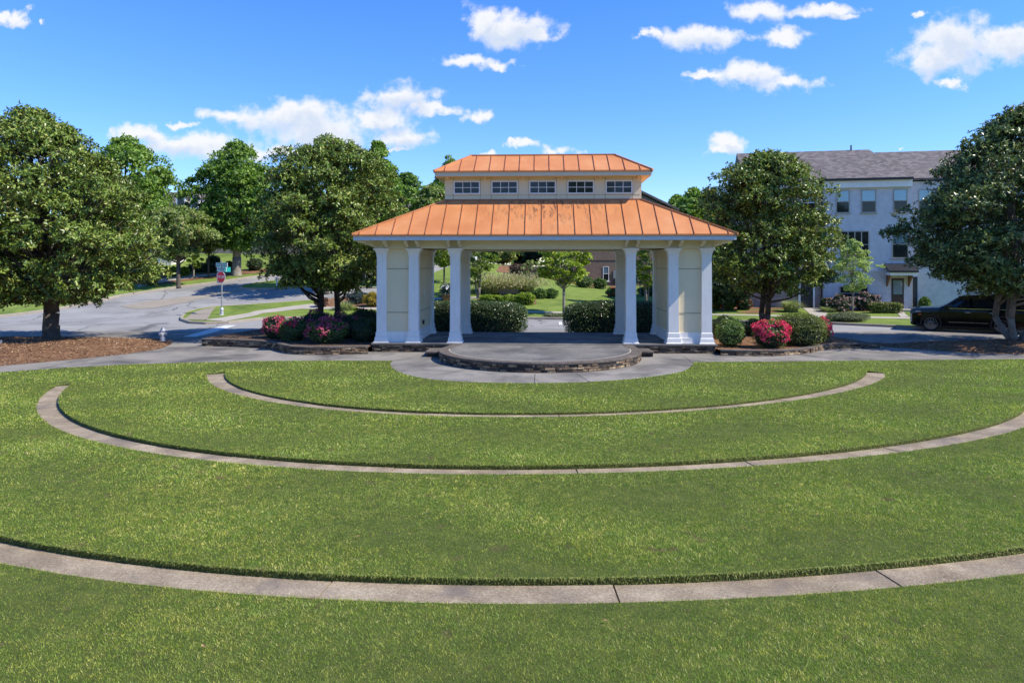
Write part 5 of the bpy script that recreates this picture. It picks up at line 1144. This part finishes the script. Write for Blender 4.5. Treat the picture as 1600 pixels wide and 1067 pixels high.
for x in (0, WB):
    for y, s in ((yc-.86, -1), (yc+.86, 1)):
        # wheel arch
        MB().prism([(x+.49*math.cos(a), .42+.49*math.sin(a)) for a in np.linspace(-.25, math.pi+.25, 20)]+[(x+.42*math.cos(a), .42+.42*math.sin(a)) for a in np.linspace(math.pi+.25, -.25, 20)], *sorted((y+s*.08, y+s*.152)), 'y').build('wheel_arch', M['tyre'], car)
        n = 28; prof = [(-.13,.29),(-.13,.38),(-.10,.41),(.10,.41),(.13,.38),(.13,.30)]
        w = MB().rings([[(x+r*math.cos(6.2832*i/n), y+s*t_, .41+r*math.sin(6.2832*i/n)) for i in range(n)] for t_, r in prof]).build('wheel', M['tyre'], car)
        m = MB()
        for i in range(12):
            a = 6.2832*i/12; c_, d_ = math.cos(a), math.sin(a); p = lambda r, o, t_: (x+c_*r-d_*o, y+s*t_, .41+d_*r+c_*o)
            m.add([p(.04,-.022,.15),p(.04,.022,.15),p(.29,.016,.135),p(.29,-.016,.135),p(.04,-.022,.12),p(.04,.022,.12),p(.29,.016,.12),p(.29,-.016,.12)], [(0,1,2,3),(4,7,6,5),(0,4,5,1),(1,5,6,2),(2,6,7,3),(3,7,4,0)])
        m.rings([[(x+r*math.cos(6.2832*i/n), y+s*t_, .41+r*math.sin(6.2832*i/n)) for i in range(n)] for t_, r in ((.125,.275),(.14,.28),(.142,.305),(.131,.305))])
        m.lathe  # spokes and outer lip are one casting
        m.build('rim', M['rim'], w)

# ---------------------------------------------------------------- grass blades
def blades():
    g = np.random.RandomState(9); P = []
    for (y0, y1, n, wd, hgt) in ((4.8, 8, 400000, .005, .025), (8, 11, 310000, .007, .028), (11, 15, 280000, .0095, .031), (15, 20, 230000, .014, .034), (20, 27.2, 200000, .019, .036)):
        y = g.uniform(y0, y1, n); x = g.uniform(-1, 1, n)*(y*.80+2.8); P.append(np.c_[x, y, np.full(n, wd), np.full(n, hgt)])
    P = np.concatenate(P); x, y = P[:, 0], P[:, 1]; k = inpoly(x, y, lawn_poly)
    for q in (1, 2, 3): k &= ~inpoly(x, y, ring_loop(q, -.015))
    P = P[k]; x, y, wd, hg = P.T; m = len(x)
    pt = .5+.25*np.sin(x*1.3+2*np.sin(y*.7))+.25*np.sin(y*2.1+1.7*np.sin(x*.9)) ; hg = hg*(.6+.5*pt)*g.uniform(.6, 1.4, m)
    z = zl(x, y)-.004; a = g.uniform(0, 2*np.pi, m); le = g.uniform(.2, 1.3, m)*hg
    la = g.uniform(0, 2*np.pi, m)+0.0; s = np.c_[np.cos(a), np.sin(a), 0*a]*wd[:, None]*.5*g.uniform(.7, 1.3, (m, 1)); b = np.c_[x, y, z]
    tip = b+np.c_[np.cos(la)*le, np.sin(la)*le, hg]
    V = np.stack([b-s, b+s, tip], 1).reshape(-1, 3)
    tag(np_mesh('grass', V, 3, M['blade'], rnd=np.clip(g.beta(1.3, 1.6, m)+.25*(pt-.5), 0, 1)), kind='stuff')
    E = []; Rn = []
    for q in (1, 2, 3):      # shaggy cut edge along the inner side of every strip
        fo, fi, t0, t1 = RG[q]; n = {1: 26000, 2: 44000, 3: 60000}[q]; t = g.uniform(t0, t1, n); r = fi(t)-g.uniform(-.004, .03, n)
        h = LIFT[q]; z = g.uniform(-.005, h, n); ln = g.uniform(.015, .04, n); da = g.uniform(-.8, .8, n)
        o = np.c_[np.sin(t+da), -np.cos(t+da), 0*t]; b = np.c_[CX+r*np.sin(t), CY-r*np.cos(t), z]; tg = np.c_[np.cos(t), np.sin(t), 0*t]*.005
        E.append(np.stack([b-tg, b+tg, b+o*(ln*.55)[:, None]+np.c_[0*t, 0*t, g.uniform(-.9, .8, n)*ln]], 1).reshape(-1, 3)); Rn.append(np.clip(g.beta(1.2, 1.2, n), 0, 1))
    for q in (1, 2, 3):
        fo, fi, t0, t1 = RG[q]; n = {1: 9000, 2: 16000, 3: 24000}[q]; t = g.uniform(t0, t1, n); ir = .5+.5*np.sin(t*61)*np.sin(t*37+1.3)*np.sin(t*151)
        r = fi(t)-g.uniform(0, .03, n); ln = g.uniform(.015, .045, n)*(.4+1.1*ir+g.uniform(0, .3, n)); da = g.uniform(-.9, .9, n)
        o = np.c_[np.sin(t+da), -np.cos(t+da), 0*t]; b = np.c_[CX+r*np.sin(t), CY-r*np.cos(t), LIFT[q]+.012+g.uniform(-.004, .012, n)]; tg = np.c_[np.cos(t), np.sin(t), 0*t]*.006
        E.append(np.stack([b-tg, b+tg, b+o*(ln*.8)[:, None]+np.c_[0*t, 0*t, g.uniform(-.9, .5, n)*ln]], 1).reshape(-1, 3)); Rn.append(np.clip(g.uniform(.3, 1, n), 0, 1))
    tag(np_mesh('grass', np.concatenate(E), 3, M['thatch'], rnd=np.concatenate(Rn)), kind='stuff')
blades()
def verge_blades(name, poly, zf, n, seed, wd=.04, hg=.045):
    g = np.random.RandomState(seed); A = np.array(poly); x0, y0 = A.min(0); x1, y1 = np.minimum(A.max(0), [50, 66]); x0 = max(x0, -42)
    x = g.uniform(x0, x1, n); y = g.uniform(y0, y1, n); k = inpoly(x, y, poly); x, y = x[k], y[k]; m = len(x); z = zf(x, y)
    a = g.uniform(0, 6.28, m); s = np.c_[np.cos(a), np.sin(a), 0*a]*wd*.5; h = hg*g.uniform(.5, 1.3, m); l = g.uniform(-.04, .04, (m, 2)); b = np.c_[x, y, z]
    V = np.stack([b-s, b+s, b+np.c_[l, h]], 1).reshape(-1, 3); return V, g.beta(2, 2, m)

def litter():
    g = np.random.RandomState(21); n = 260; y = 5+20*g.uniform(0, 1, n)**.8; x = g.uniform(-1, 1, n)*y*.8; z = zl(x, y)+.035
    a = g.uniform(0, 6.28, n); L = g.uniform(.012, .03, n)[:, None]; d = np.c_[np.cos(a), np.sin(a), g.uniform(-.3, .3, n)]*L; s = np.c_[-np.sin(a), np.cos(a), g.uniform(-.3, .3, n)]*L*g.uniform(.12, .55, (n, 1)); c = np.c_[x, y, z]
    tag(np_mesh('leaf_litter', np.stack([c-d, c+s, c+d, c-s], 1).reshape(-1, 3), 4, M['chip'], rnd=g.uniform(.5, 1, n)), kind='stuff')
litter()
